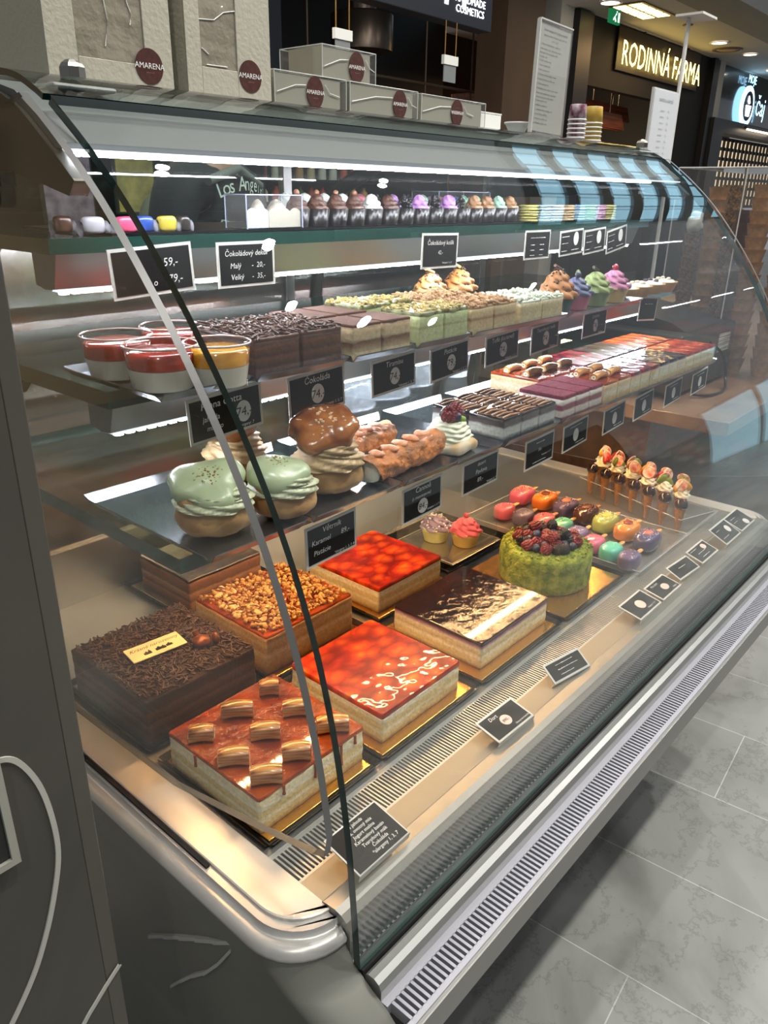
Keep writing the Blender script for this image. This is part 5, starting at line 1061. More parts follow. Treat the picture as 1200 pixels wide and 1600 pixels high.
def carton(x0, x1, y0, y1, h, lb, wx0, wx1, wz0, wz1, sx, sz, sr, glint_lines):
    c = empty('cake_carton', (x0, y0, ZT), lb, 'carton', 'tall white cake cartons'); a, b = x1 - x0, y1 - y0
    m = MB().box(0, a, 0.004, b, 0, h); m.box(0, wx0, 0, 0.004, 0, h).box(wx1, a, 0, 0.004, 0, h).box(wx0, wx1, 0, 0.004, 0, wz0).box(wx0, wx1, 0, 0.004, wz1, h)
    m.build('carton_body', cardb, c, bevel=0.0008)
    MB().box(wx0 + 0.0005, wx1 - 0.0005, 0.0018, 0.0034, wz0 + 0.0005, wz1 - 0.0005).build('film_window', winf, c)
    MB().prism([(-0.001, 0), (0.0, h * 0.72), (0.018, 0.0)], 0.018, 0.0185, 'Y').build('folded_flap', cardb, c).location = (-0.0, -0.019, 0.0)
    sticker(c, sx, -0.0002, sz, sr, sr * 1.02)
    for pts in glint_lines:
        MB().tube([(px, 0.0009, pz) for px, pz in pts], 0.0006, 5).build('crease_glint', P('glint_white', '#f4f2ec', 0.2, coat=1), c)  # white tubes painted in as highlights along the film creases
carton(0.470, 0.627, 0.89, 1.04, 0.18, 'white cake carton with large film window at left end of the top', 0.035, 0.120, 0.022, 0.16, 0.124, 0.021, 0.0185, [[(0.085, 0.13), (0.095, 0.108), (0.108, 0.102), (0.118, 0.094)], [(0.060, 0.125), (0.072, 0.09), (0.076, 0.06), (0.070, 0.035)], [(0.100, 0.088), (0.106, 0.072), (0.104, 0.060)]])
carton(0.648, 0.782, 0.89, 1.04, 0.19, 'white cake carton with narrower window, right beside the leftmost carton', 0.022, 0.078, 0.030, 0.118, 0.098, 0.026, 0.0185, [[(0.022, 0.080), (0.045, 0.082), (0.060, 0.092), (0.078, 0.096)], [(0.024, 0.050), (0.034, 0.044)], [(0.030, 0.0325), (0.062, 0.033)]])
smallb = P('clear_box_greyish_inside', '#9c9a8c', 0.2, coat=1, bump=0.15, bscale=20)
def sbox(x0, x1, y0, z, h, lb, sx, flip=False, d=0.09, sr=0.0165, open_=0.012):
    c = empty('clear_gift_box', (x0, y0, z), lb, 'gift box', 'small clear gift boxes'); a = x1 - x0
    MB().box(0.001, a - open_, 0.0012, d * 0.8, 0.001, h - 0.002).build('grey_card_inlay', smallb, c)
    MB().box(0, a, 0, d, 0, h).build('clear_walls', acryl, c, bevel=0.001)
    e = MB(); E_ = [(0, 0), (a, 0), (a, d), (0, d)]
    for i in range(4):
        p, q = E_[i], E_[(i + 1) % 4]; e.tube([(p[0], p[1], h), (q[0], q[1], h)], 0.0007, 5); e.tube([(p[0], p[1], 0), (p[0], p[1], h)], 0.0007, 5)
    e.build('box_edges', P('box_edge_bright', '#c2c4c0', 0.2, coat=1), c)
    sticker(c, sx, -0.0004, h * 0.47, sr, sr * 1.25, flip)
    s_ = MB(); pts = [Vector((sx + sr * 1.2, -0.0006, h * 0.75)), Vector((sx + sr * 1.8, -0.0006, h * 0.5)), Vector((min(a - 0.003, sx + sr * 3), -0.0006, h * 0.42))]
    s_.tube(pts, 0.0006, 5); s_.tube([(0.004, -0.0006, h * 0.35), (sx * 0.5, -0.0006, h * 0.62), (sx - sr * 1.1, -0.0006, h * 0.66)], 0.0006, 5)
    s_.build('crease_glint', P('glint_white', '#f4f2ec', 0.2, coat=1), c)  # glints on the clear walls, drawn as white tubes
sbox(0.790, 0.930, 0.893, ZT, 0.040, 'clear gift box with brown round sticker, beside the second carton', 0.076)
sbox(0.938, 1.098, 0.893, ZT, 0.040, 'clear gift box with brown round sticker, between the stacked box and the upside-down sticker box', 0.115)
sbox(1.108, 1.292, 0.893, ZT, 0.039, 'clear gift box whose round sticker is upside down', 0.098, True)
sbox(0.893, 1.008, 0.905, ZT + 0.0415, 0.042, 'clear gift box lying on top of two other boxes', 0.072)
c = empty('white_paper_box', (1.318, 0.905, ZT), 'plain small white box beside the upside-down sticker box', 'box')
MB().box(-0.022, 0.045, 0, 0.06, 0, 0.026).build('box_body', paper, c, bevel=0.001)
MB().box(-0.0225, 0.0455, -0.0005, 0.0605, 0.0262, 0.0285).build('box_lid', paper, c)
# tall allergen notice
c = empty('tall_notice', (1.497, 0.885, ZT), 'tall narrow white notice with printed paragraphs in clear stand', 'notice', rot=(0, R(1.5), 0))
MB().box(-0.058, 0.058, 0, 0.0015, 0.004, 0.186).build('printed_sheet', P('notice_paper', '#a9aaa3', 0.5), c)
MB().box(-0.061, 0.061, -0.0035, -0.001, 0.0, 0.19).build('acrylic_front', acryl, c, bevel=0.001)
MB().box(-0.064, -0.0605, -0.0035, 0.004, 0, 0.19).box(-0.061, 0.061, -0.0035, 0.004, 0.1895, 0.192).box(-0.03, 0.03, 0.002, 0.05, 0, 0.003).build('stand_frame', acryl_edge, c)
tx = [('Seznam alergenních složek zveřejněný', 0, 0.174, 0.0058), ('legislativou směrnicí Evropské komise 1169/11 EU', 0, 0.166, 0.0042), ('Do 31. 12. 2014', 0, 0.159, 0.0035)]
yy = 0.151
for s_ in ['1. Obiloviny obsahující lepek – nejedná se o', 'celiakii, výrobky z nich – pšenice, žito, ječmen', 'oves, špalda, kamut nebo jejich odrůdy', 'a výrobky z nich', '2. Korýši a výrobky z nich', '3. Vejce a výrobky z nich', '4. Ryby a výrobky z nich', '5. Podzemnice olejná (arašídy) a výrobky', '6. Sójové boby (sója) a výrobky z nich', '7. Mléko a výrobky z něj', '8. Skořápkové plody a výrobky z nich – mandle', 'lískové ořechy, vlašské ořechy, kešu ořechy', 'pekanové ořechy, para ořechy, pistácie', '9. Celer a výrobky z něj', '10. Hořčice a výrobky z ní', '11. Sezamová semena a výrobky z nich', '12. Oxid siřičitý a siřičitany', '13. Vlčí bob a výrobky z něj', '14. Měkkýši a výrobky z nich']:
    tx.append((s_, -0.052, yy, 0.0042, 'LEFT', 0.0)); yy -= 0.0078 if s_[0].isdigit() else 0.0065
lettering(c, tx, P('print_dark_grey', '#2c2c2a', 0.7), 'printed_text', T=Matrix.Translation((0, -0.0005, 0)) @ RX90, off=0.0001)
# paper cups
def pcup(x, y, z, lb, wallm, grp, h=0.030, r=0.0185):
    c = empty('paper_cup', (x, y, z), lb, 'paper cup', grp)
    MB().lathe([(r * 0.86, h), (r * 0.9, h - 0.001), (r, 0.003), (r * 0.94, 0.003)], 28, cap=False).build('cup_wall', wallm, c)
    MB().lathe([(r * 0.86, h), (0.0005, h - 0.001)], 24, cap=False).build('cup_base', wallm, c)
    MB().lathe([(r * 0.99, 0), (r * 1.08, 0.0015), (r * 0.99, 0.003), (r * 0.94, 0.0015), (r * 0.99, 0)], 28, cap=False).build('rolled_rim', white_pl, c)
pc = P('purple_dotted_cup', '#5c1038', 0.5, col2='#d9c8cc', vscale=45); gc = P('gold_flower_cup', '#a8842c', 0.5, col2='#c9aa50', vscale=40)
for k in range(5): pcup(1.618, 0.885, ZT + 0.0085 * k, 'upside-down purple patterned paper cup, %s from the bottom of its stack' % ORD[k], pc, 'upside-down purple cups')
for k in range(5): pcup(1.713, 0.90, ZT + 0.0085 * k, 'upside-down gold flowered paper cup, %s from the bottom of its stack' % ORD[k], gc, 'upside-down gold cups', h=0.034, r=0.022)
c = empty('white_bowl', (1.452, 0.925, ZT), 'white plastic bowl half hidden behind the tall notice', 'bowl')
MB().lathe([(0.014, 0), (0.024, 0.018), (0.026, 0.018), (0.026, 0.021), (0.022, 0.021), (0.013, 0.002)], 28, cap=False).build('bowl', white_pl, c)
# menu board on a post beyond the case
c = empty('menu_board', (2.42, 1.06, 0.93), 'small white menu board on a thin pole beyond the case', 'menu board')
MB().box(-0.055, 0.115, -0.004, 0.004, 0.50, 0.775).build('board', P('menu_paper', '#b4b8bc', 0.5), c, bevel=0.001)
MB().box(-0.058, 0.118, -0.002, 0.0055, 0.497, 0.778).build('board_frame', acryl_edge, c)
lettering(c, [('NABÍDKA NÁPOJŮ', 0.03, 0.745, 0.012, 'CENTER', 0)] + [('espresso  · · · ·  55,-', 0.03, 0.72 - 0.016 * k, 0.008, 'CENTER', 0) for k in range(12)], P('print_pale_grey', '#83878c', 0.7), 'printed_text', T=Matrix.Translation((0, -0.0042, 0)) @ RX90)
MB().tube([(0.128, 0.004, 0.0), (0.128, 0.004, 0.97)], 0.006, 10).build('pole', P('pole_white', '#c0c0bc', 0.4), c)
MB().box(0.09, 0.20, -0.05, 0.03, 0.972, 0.978, 0, Matrix.Translation((0, 0, 0)) ).build('pole_head', P('pole_white', '#c0c0bc', 0.4), c)
MB().box(0.10, 0.156, -0.03, 0.03, 0, 0.006).build('pole_foot', P('pole_white', '#c0c0bc', 0.4), c)

# ================================================================ BEYOND THE CASE: COUNTER, BLACK MACHINE, WAFER STACKS
c = empty('wooden_counter', (2.7, 1.2, 0), 'brown wooden counter beyond the far end of the case', 'counter')
MB().box(-0.78, 1.6, -0.45, 0.5, 0.05, 0.895).build('counter_body', P('counter_brown', '#5a3d2a', 0.4, col2='#3e2a1e', vscale=6, stretch=(0.6, 6, 6)), c)
MB().box(-0.84, 1.65, -0.66, 0.53, 0.895, 0.93).build('counter_top', P('counter_top_brown', '#7a6250', 0.3, col2='#5e4838', vscale=8), c, bevel=0.003)
MB().box(-0.76, 1.56, -0.42, 0.46, 0, 0.05).build('counter_plinth', black_pl, c)
c = empty('black_machine', (2.14, 0.86, 0.9305), 'black boxy machine standing on the counter past the case end', 'machine')
MB().box(-0.17, 0.23, -0.14, 0.25, 0.012, 0.165).build('machine_body', P('machine_black', '#1b1b1d', 0.35, bump=0.1, bscale=40), c, bevel=0.006)
MB().prism([(-0.12, 0.165), (0.20, 0.165), (0.20, 0.235), (-0.08, 0.185)], -0.10, 0.16).build('machine_top', P('machine_black', '#1b1b1d', 0.35, bump=0.1, bscale=40), c, bevel=0.004)
ft = MB(); [ft.lathe([(0.012, 0), (0.012, 0.012)], 12, (a, b, 0)) for a in (-0.14, 0.2) for b in (-0.11, 0.22)]; ft.build('rubber_feet', black_pl, c)
MB().tube(catmull3([(0.02, -0.145, 0.13), (0.06, -0.175, 0.09), (0.09, -0.18, 0.03), (0.03, -0.20, 0.005), (-0.06, -0.19, 0.005), (-0.10, -0.16, 0.01)]), 0.004, 8).build('cable', black_pl, c)
MB().box(0.10, 0.19, -0.1412, -0.14, 0.09, 0.14).build('barcode_label', P('label_stripes', '#b9b9b4', 0.6, col2='#3a3a3a', vscale=60, stretch=(0.2, 1, 8)), c)
wafc = P('wafer_bowl_brown', '#c4935a', 0.7, col2='#a4743c', vscale=60, bump=0.3, bscale=160)
spk = P('sprinkled_wafer', '#2a150c', 0.6, col2='#b98a44', vscale=160); redc = P('dark_red_coated', '#4a0a18', 0.4, coat=0.4)
def wcup(x, y, z, r, m, lb, g, h=0.05):
    c = empty('wafer_bowl', (x, y, z), lb, 'wafer bowl', g)
    MB().lathe([(r * 0.62, 0), (r * 0.72, h * 0.2), (r, h), (r * 1.01, h), (r * 0.93, h * 0.98), (r * 0.6, h * 0.2), (0.001, h * 0.15)], 22, cap=False).build('bowl_wall', m, c)
def cstack(x, y, z, n, r, m, nm, where, step=0.030, h=0.05):
    for k in range(n): wcup(x, y, z + step * k, r, m, '%s wafer bowl %s, %s from the bottom' % (nm, where, ORD[k]), '%s wafer bowls %s' % (nm, where), h)
ZC = 0.9305
cstack(2.455, 0.862, ZC, 15, 0.029, wafc, 'plain', 'in the left stack', 0.0335)
cstack(2.60, 0.872, ZC, 15, 0.032, spk, 'dark sprinkled', 'behind the left stack', 0.034)
cstack(2.53, 0.800, ZC, 13, 0.030, redc, 'dark red', 'in the middle stack', 0.034)
cstack(2.445, 0.732, ZC, 15, 0.032, wafc, 'plain', 'in the near right stack', 0.034)
cstack(2.455, 0.655, ZC, 14, 0.032, wafc, 'plain', 'in the far right stack', 0.034)
cstack(2.72, 0.90, ZC, 15, 0.032, spk, 'dark sprinkled', 'in the back right stack', 0.034)
cstack(2.475, 0.925, ZC, 11, 0.026, spk, 'dark sprinkled', 'in the front left stack', 0.034)
c = empty('crumpled_napkin', (2.475, 0.925, ZC + 0.392), 'crumpled white paper sticking up from the front left stack', 'paper')
MB().sell((0, 0, 0.025), 0.026, 0.022, 0.020, 0.7, 0.8, 14, 8, f=lambda v: lump(v, 0.5, 60, 1)).sell((0.012, 0, 0.045), 0.016, 0.016, 0.016, 0.7, 0.8, 12, 8, f=lambda v: lump(v, 0.5, 60, 5)).build('paper', paper, c)
c = empty('clear_display_cover', (2.68, 0.78, 0.9305), 'large clear acrylic cover around the wafer stacks', 'display cover')
MB().box(-0.295, 0.30, -0.19, 0.18, 0.566, 0.570).build('cover_top', acryl, c)
MB().box(-0.295, 0.30, -0.193, -0.190, 0, 0.570).box(-0.298, -0.295, -0.19, 0.18, 0, 0.570).build('cover_sides', acryl, c)
e = MB()
for p, q in (((-0.297, -0.192, 0.568), (0.30, -0.192, 0.568)), ((-0.297, -0.192, 0.568), (-0.297, 0.18, 0.568)), ((-0.297, -0.01, 0), (-0.297, -0.01, 0.568)), ((-0.297, -0.192, 0), (-0.297, -0.192, 0.568)), ((-0.297, 0.18, 0), (-0.297, 0.18, 0.568)), ((-0.297, 0.18, 0.568), (0.30, 0.18, 0.568))): e.tube([p, q], 0.002, 6)
e.build('cover_edges', acryl_edge, c)

# ================================================================ SHOPS IN THE BACKGROUND
neon = EM('warm_neon_letters', '#ffe27a', 7); neonw = EM('white_neon_letters', '#f2f5ff', 6); neonb = EM('blue_neon', '#9fdcff', 5)
c = empty('lit_shop_sign', (11.15, 4.90, 2.90), 'glowing yellow letters RODINNÁ FARMA on the dark shop front', 'shop sign')
vs, fs = tmesh('RODINNÁ FARMA', 0.40); w_ = max(v.x for v in vs) - min(v.x for v in vs); T = RX90 @ Matrix.Diagonal((2.5 / w_, 0.93, 1, 1))
mb = MB().add([T @ v for v in vs], fs); n0 = len(mb.v)
mb.build('letters', neon, c)
MB().box(-1.3, 1.3, 0.045, 0.06, -0.06, 0.40).build('letter_panel', P('sign_glow_panel', '#2a1c08', 0.5), c)
MB().box(-0.62, -0.60, 0.03, 0.05, 0.40, 0.50).box(0.80, 0.82, 0.03, 0.05, 0.40, 0.5).build('brackets', steel_dark, c)
c = empty('hanging_lit_sign', (3.70, 3.02, 2.30), 'dark hanging sign box with glowing white cosmetics lettering', 'shop sign')
MB().box(-0.75, 0.68, 0.0, 0.10, 0.0, 0.55).build('sign_box', P('sign_box_dark', '#1e2129', 0.4), c, bevel=0.004)
lettering(c, [('SOH', 0.10, 0.075, 0.34, 'CENTER', 0), ('100%', 0.46, 0.21, 0.062, 'CENTER', 0), ('BOHEMIAN', 0.46, 0.155, 0.052, 'CENTER', 0), ('HANDMADE', 0.46, 0.105, 0.052, 'CENTER', 0), ('COSMETICS', 0.46, 0.055, 0.052, 'CENTER', 0)], neonw, T=Matrix.Translation((0, -0.002, 0)) @ RX90)
MB().tube([(-0.7, 0.05, 0.55), (-0.7, 0.05, 1.7)], 0.008, 6).tube([(0.6, 0.05, 0.55), (0.6, 0.05, 1.7)], 0.008, 6).build('hanging_rods', steel_dark, c)
def hangtag(x, y, z, lb, rods, w_=0.13):
    c = empty('hanging_label', (x, y, z), lb, 'hanging label')
    MB().box(-w_ / 2, w_ / 2, -0.01, 0.01, 0, 0.045).build('white_bar', paper, c)
    MB().box(-w_ / 2 + 0.01, w_ / 2 - 0.01, -0.003, 0.003, -0.085, -0.001).build('grey_card', P('hang_grey', '#7d8080', 0.5), c)
    m = MB(); [m.tube([(a, 0, 0.045), (a, 0, rods)], 0.004, 6) for a in (-w_ * 0.38, w_ * 0.38)]
    m.build('thin_rods', P('rod_brass', '#8a6a3c', 0.4, 0.8), c)
hangtag(3.965, 3.0, 2.085, 'white bar with small grey card hanging on two rods under the sign', 0.21)
hangtag(3.10, 3.0, 2.095, 'white bar hanging on a golden cord above the boxes', 1.9, 0.12)
c = empty('kitchen_duct', (5.45, 5.05, 2.50), 'dull metal ventilation drum with bent pipe in the dark shop', 'ventilation duct')
MB().lathe([(0.26, 0), (0.26, 0.26), (0.25, 0.27), (0.02, 0.27)], 32).build('drum', P('duct_metal', '#4a4038', 0.3, 0.8), c)
MB().tube([(0, 0, 0.25), (0, 0, 0.5), (-0.2, 0, 0.75), (-0.9, 0, 1.0)], 0.12, 14).build('pipe', P('duct_metal', '#4a4038', 0.3, 0.8), c)
c = empty('ceiling_conduit', (4.0, 5.6, 2.1), 'thin metal rods and rails hanging in the dark shop', 'conduit')
m = MB()
for a in (0.55, 0.95, 1.35, 2.0, 3.0, 3.8): m.tube([(a, 0, 0.2), (a, 0, 1.8)], 0.010, 6)
m.tube([(0.3, 0, 0.35), (4.0, 0, 0.35)], 0.014, 6).tube([(0.3, 0.1, 0.22), (4.0, 0.1, 0.22)], 0.014, 6).build('rods', P('rod_brown_metal', '#6a5a48', 0.5, 0.5), c)
sp_ = MB(); [sp_.tube([(a, -0.02, 0.33), (a + 0.05, -0.02, 0.16)], 0.03, 10) for a in (0.62, 0.95, 1.25)]; sp_.build('spotlights', P('spot_black', '#1c1a18', 0.4), c)
c = empty('dark_blue_post', (4.40, 4.95, 0), 'dark blue-black upright post behind the cartons', 'post')
MB().box(-0.07, 0.07, 0, 0.1, 0, 3.95).build('post', P('post_blueblack', '#101722', 0.4), c, bevel=0.004)
MB().box(-0.10, 0.10, -0.03, 0.13, 0, 0.02).build('base_plate', P('post_blueblack', '#101722', 0.4), c)
# exit sign
c = empty('exit_sign', (9.05, 4.62, 3.17), 'small green running-man exit sign hanging from the ceiling', 'exit sign')
MB().box(-0.10, 0.14, 0, 0.03, 0, 0.13).build('sign_panel', EM('exit_green', '#1f7a4a', 0.9), c)
MB().tube([(0.03, -0.003, 0.02), (0.0, -0.003, 0.06), (0.03, -0.003, 0.09)], 0.009, 6).sell((0.04, -0.004, 0.11), 0.011, 0.003, 0.011).tube([(0.0, -0.003, 0.06), (-0.03, -0.003, 0.03)], 0.008, 6).box(0.08, 0.12, -0.003, 0, 0.02, 0.11).build('white_pictogram', EM('exit_white', '#e8fff0', 1.5), c)
MB().box(0.0, 0.02, 0.005, 0.02, 0.13, 0.148).build('hanger', steel_dark, c)
# ceiling spots and fittings
for i, (x, y, r) in enumerate(((8.78, 4.55, 0.11), (11.75, 4.45, 0.11), (12.9, 4.42, 0.10), (14.6, 4.6, 0.12))):
    c = empty('ceiling_downlight', (x, y, 3.318), 'round ceiling downlight, %s from the exit sign' % ORD[i], 'downlight', 'round ceiling downlights')
    MB().lathe([(r, 0), (r * 1.15, -0.004), (r * 1.15, -0.010), (r * 0.9, -0.012)], 24, cap=False).build('trim_ring', white_pl, c)
    MB().lathe([(r * 0.9, -0.004), (0.001, -0.004)], 24, cap=False).build('lamp_glass', EM('spot_glow', '#fff4e0', 9), c)
c = empty('ceiling_recessed_light', (9.35, 4.45, 3.318), 'square recessed ceiling light with glowing yellow grid', 'ceiling light')
MB().box(-0.42, 0.42, -0.20, 0.20, -0.01, 0).build('frame', P('light_frame_gold', '#7a5a2c', 0.4), c)
m = MB(); [m.box(-0.38 + 0.2 * i, -0.22 + 0.2 * i, -0.16 + 0.18 * j, -0.02 + 0.18 * j, -0.014, -0.0105) for i in range(4) for j in range(2)]; m.build('glowing_cells', EM('warm_cells', '#ffd98a', 6), c)
for i, (x, y) in enumerate(((12.35, 4.55), (10.4, 4.35))):
    c = empty('ceiling_vent', (x, y, 3.318), ('round flat ceiling vent past the second downlight', 'small sprinkler rose on the ceiling above the sign')[i], 'ceiling vent')
    r = (0.20, 0.06)[i]; MB().lathe([(r, 0), (r, -0.008), (r * 0.8, -0.010), (r * 0.78, -0.004)], 28, cap=False).build('outer_ring', P('vent_brown', '#7a5c4c', 0.5), c)
    MB().lathe([(r * 0.6, -0.012), (0.001, -0.012)], 24, cap=False).build('centre_disc', P('vent_pale', '#c9a98c', 0.5), c)
# farm shop shelves
wood = P('warm_shop_wood', '#8a4a24', 0.5, col2='#5e2c12', vscale=5, stretch=(0.5, 4, 8))
c = empty('wooden_wall_shelf', (10.4, 6.6, 0), 'tall wooden shelf with lit boards inside the farm shop', 'shelf unit')
for k in range(9): MB().box(-1.25, 1.5, -0.2, 0.25, 0.5 + 0.24 * k, 0.53 + 0.24 * k).build('shelf_board', wood, c)
for a in (-1.25, 0.1, 1.47): MB().box(a, a + 0.04, -0.2, 0.25, 0, 2.62).build('upright', wood, c)
MB().box(-1.25, 1.5, 0.26, 0.28, 0.3, 2.62).build('back_panel', P('lit_back_panel', '#c07a44', 0.6), c)
rnd = random.Random(8); cols = ['#d98a4a', '#e8c08a', '#b5572a', '#f0d8b0', '#8a3a1c']
for k in range(5):
    for i in range(11):
        x = -1.1 + 0.23 * i; h = rnd.uniform(0.10, 0.19); cc = rnd.choice(cols)
        if abs(x - 0.1) < 0.06: continue
        o = MB().lathe([(0.05, 0), (0.05, h * 0.7), (0.025, h * 0.85), (0.025, h), (0.001, h)], 12).build('jar', P('jar_' + cc, cc, 0.4), None, loc=(10.4 + x, 6.5, 1.49 + 0.24 * k + 0.001))
        tag(o, 'small jar on the %s shelf board of the farm shop, %s from the left' % (ORD[k], ORD[i]), 'jar', 'jars on the farm shop shelves')
for i, (x, z, a, l) in enumerate(((10.2, 2.36, 3, 0.9), (10.9, 2.50, -2, 0.75), (11.2, 2.40, -6, 0.6))):
    c = empty('angled_wood_fin', (x, 5.35 + 0.2 * i, z), 'angled brown wooden board hanging under the farm sign, %s from the left' % ORD[i], 'wooden board', 'angled wooden boards')
    MB().prism([(-l, -0.08), (l, -0.10), (l * 0.85, 0.08), (-l, 0.10)], -0.02, 0.02, 'Y').build('board', wood, c)
    MB().tube([(-l * 0.5, 0, 0.08), (-l * 0.5, 0, 3.321 - z)], 0.008, 6).build('hanger', steel_dark, c); MB().tube([(l * 0.5, 0, 0.05), (l * 0.5, 0, 3.321 - z)], 0.008, 6).build('hanger', steel_dark, c)
# cafe sign
c = empty('cafe_sign', (14.75, 4.95, 2.78), 'glowing blue and white round cafe sign with cup emblem', 'shop sign')
n = 32
MB().ring([[(0.30 * math.cos(2 * PI * i / n), yy, 0.05 + 0.30 * math.sin(2 * PI * i / n)) for i in range(n)] for yy in (0, 0.03)], 0, False, True).build('disc', neonb, c)
MB().ring([[(0.22 * math.cos(2 * PI * i / n), yy, 0.05 + 0.22 * math.sin(2 * PI * i / n)) for i in range(n)] for yy in (-0.01, -0.003)], 0, False, True).build('dark_disc', P('cafe_disc_dark', '#0a1626', 0.4), c)
MB().prism([(-0.12, 0.06), (0.12, 0.06), (0.07, -0.10), (-0.07, -0.10)], -0.02, -0.012, 'Y').prism([(-0.04, 0.20), (0.05, 0.10), (0.0, 0.08), (-0.06, 0.12)], -0.02, -0.012, 'Y').build('cup_emblem', neonw, c)
lettering(c, [('MOJE', 0.0, 0.38, 0.17, 'CENTER', 0), ('čaj', 0.62, -0.05, 0.40, 'CENTER', 0)], neonb, T=Matrix.Translation((0, -0.01, 0)) @ RX90)
c = empty('cafe_lattice', (14.9, 5.3, 1.85), 'brown lattice partition with bright squares showing through', 'lattice')
m = MB()
for i in range(27): m.box(-1.35 + 0.2 * i, -1.29 + 0.2 * i, 0, 0.03, -0.6, 0.52)
for k in range(8): m.box(-1.35, 4.0, 0.0, 0.03, -0.6 + 0.155 * k, -0.55 + 0.155 * k)
m.box(-1.35, -1.29, 0, 0.03, -1.85, -0.6).box(1.45, 1.51, 0, 0.03, -1.85, -0.6)
m.build('lattice', P('lattice_brown', '#4a3a2c', 0.5), c)
MB().box(-1.3, 3.9, 0.25, 0.27, -0.6, 0.52).build('glowing_panel', EM('cafe_glow', '#f0dcb8', 1.1), c)
c = empty('cafe_tube_light', (15.1, 4.75, 2.45), 'bright horizontal tube light above the lattice', 'tube light')
MB().box(-0.8, 0.8, 0, 0.05, 0.02, 0.05).build('housing', steel_dark, c)
MB().box(-0.7, 0.8, 0, 0.04, 0, 0.019).build('tube', EM('tube_glow', '#ffe9c8', 6), c)
# coloured boards and bottles seen through the case behind the counter
for i, (x, z, w_, h, cc, c2, lb) in enumerate(((2.45, 1.42, 0.30, 0.42, '#6a5a6e', '#a08a9a', 'purple-grey picture board behind the counter'), (2.90, 1.48, 0.26, 0.40, '#8a7a44', '#b5a25a', 'olive yellow picture board behind the counter'), (2.67, 0.98, 0.24, 0.30, '#a8953a', '#8a5a2a', 'yellow poster low behind the counter'), (3.45, 1.45, 0.30, 0.46, '#7a6450', '#9a7a6a', 'brownish picture board beside the standing people'))):
    c = empty('picture_board', (x, 4.6, z), lb, 'picture board')
    MB().box(-w_ / 2, w_ / 2, 0, 0.02, -h / 2, h / 2).build('board', P('pic_%d' % i, cc, 0.5, col2=c2, vscale=14), c)
    MB().box(-w_ / 2 - 0.012, w_ / 2 + 0.012, 0.004, 0.03, -h / 2 - 0.012, h / 2 + 0.012).build('board_frame', steel_dark, c)
    MB().box(-0.02, 0.02, 0.03, 0.06, -z, h / 2).build('board_post', steel_dark, c)
c = empty('bottle_rack', (4.5, 4.6, 0), 'dark rack carrying bright bottles, seen through the case', 'rack')
for z in (1.34, 1.50, 1.66): MB().box(-0.55, 0.75, 0, 0.25, z - 0.02, z).build('rack_board', P('rack_dark', '#2a211c', 0.5), c)
MB().box(-0.57, -0.55, 0, 0.25, 0, 1.9).box(0.75, 0.77, 0, 0.25, 0, 1.9).build('rack_side', P('rack_dark', '#2a211c', 0.5), c)
rnd = random.Random(4)
for k, z in enumerate((1.34, 1.50, 1.66)):
    for i in range(10):
        cc = rnd.choice(['#e0a060', '#f0d0a0', '#e05a30', '#c04030', '#f0e8d8', '#5a7050']); x = 4.0 + 0.12 * i
        o = MB().lathe([(0.032, 0), (0.032, 0.07), (0.013, 0.09), (0.013, 0.11), (0.001, 0.11)], 14).build('bottle', P('btl_' + cc, cc, 0.3, emit=0), None, loc=(x, 4.68, z + 0.0005))
        tag(o, 'small bottle on the %s rack board, %s from the left' % (('lowest', 'middle', 'highest')[k], ORD[i]), 'bottle', 'bottles on the dark rack')
c = empty('green_planter', (2.37, 4.75, 1.78), 'green plants along the top of a pale wall, far left', 'plant')
MB().box(-0.35, 0.22, 0, 0.2, 0.0, 0.22).build('planter_box', P('planter_beige', '#a8957a', 0.6), c)
m = MB(); rnd = random.Random(2)
for i in range(110): m.sell((rnd.uniform(-0.33, 0.2), rnd.uniform(-0.04, 0.16), rnd.uniform(0.22, 0.31)), 0.03, 0.012, 0.022, 1, 1, 6, 4, 0, Matrix.Rotation(rnd.uniform(0, 6), 4, 'Z') @ Matrix.Rotation(rnd.uniform(0, 6), 4, 'X'))
m.build('leaves', P('plant_green', '#5a7028', 0.6), c)
MB().box(-0.3, -0.26, 0.08, 0.12, -1.78, 0).box(0.14, 0.18, 0.08, 0.12, -1.78, 0).build('planter_legs', steel_dark, c)

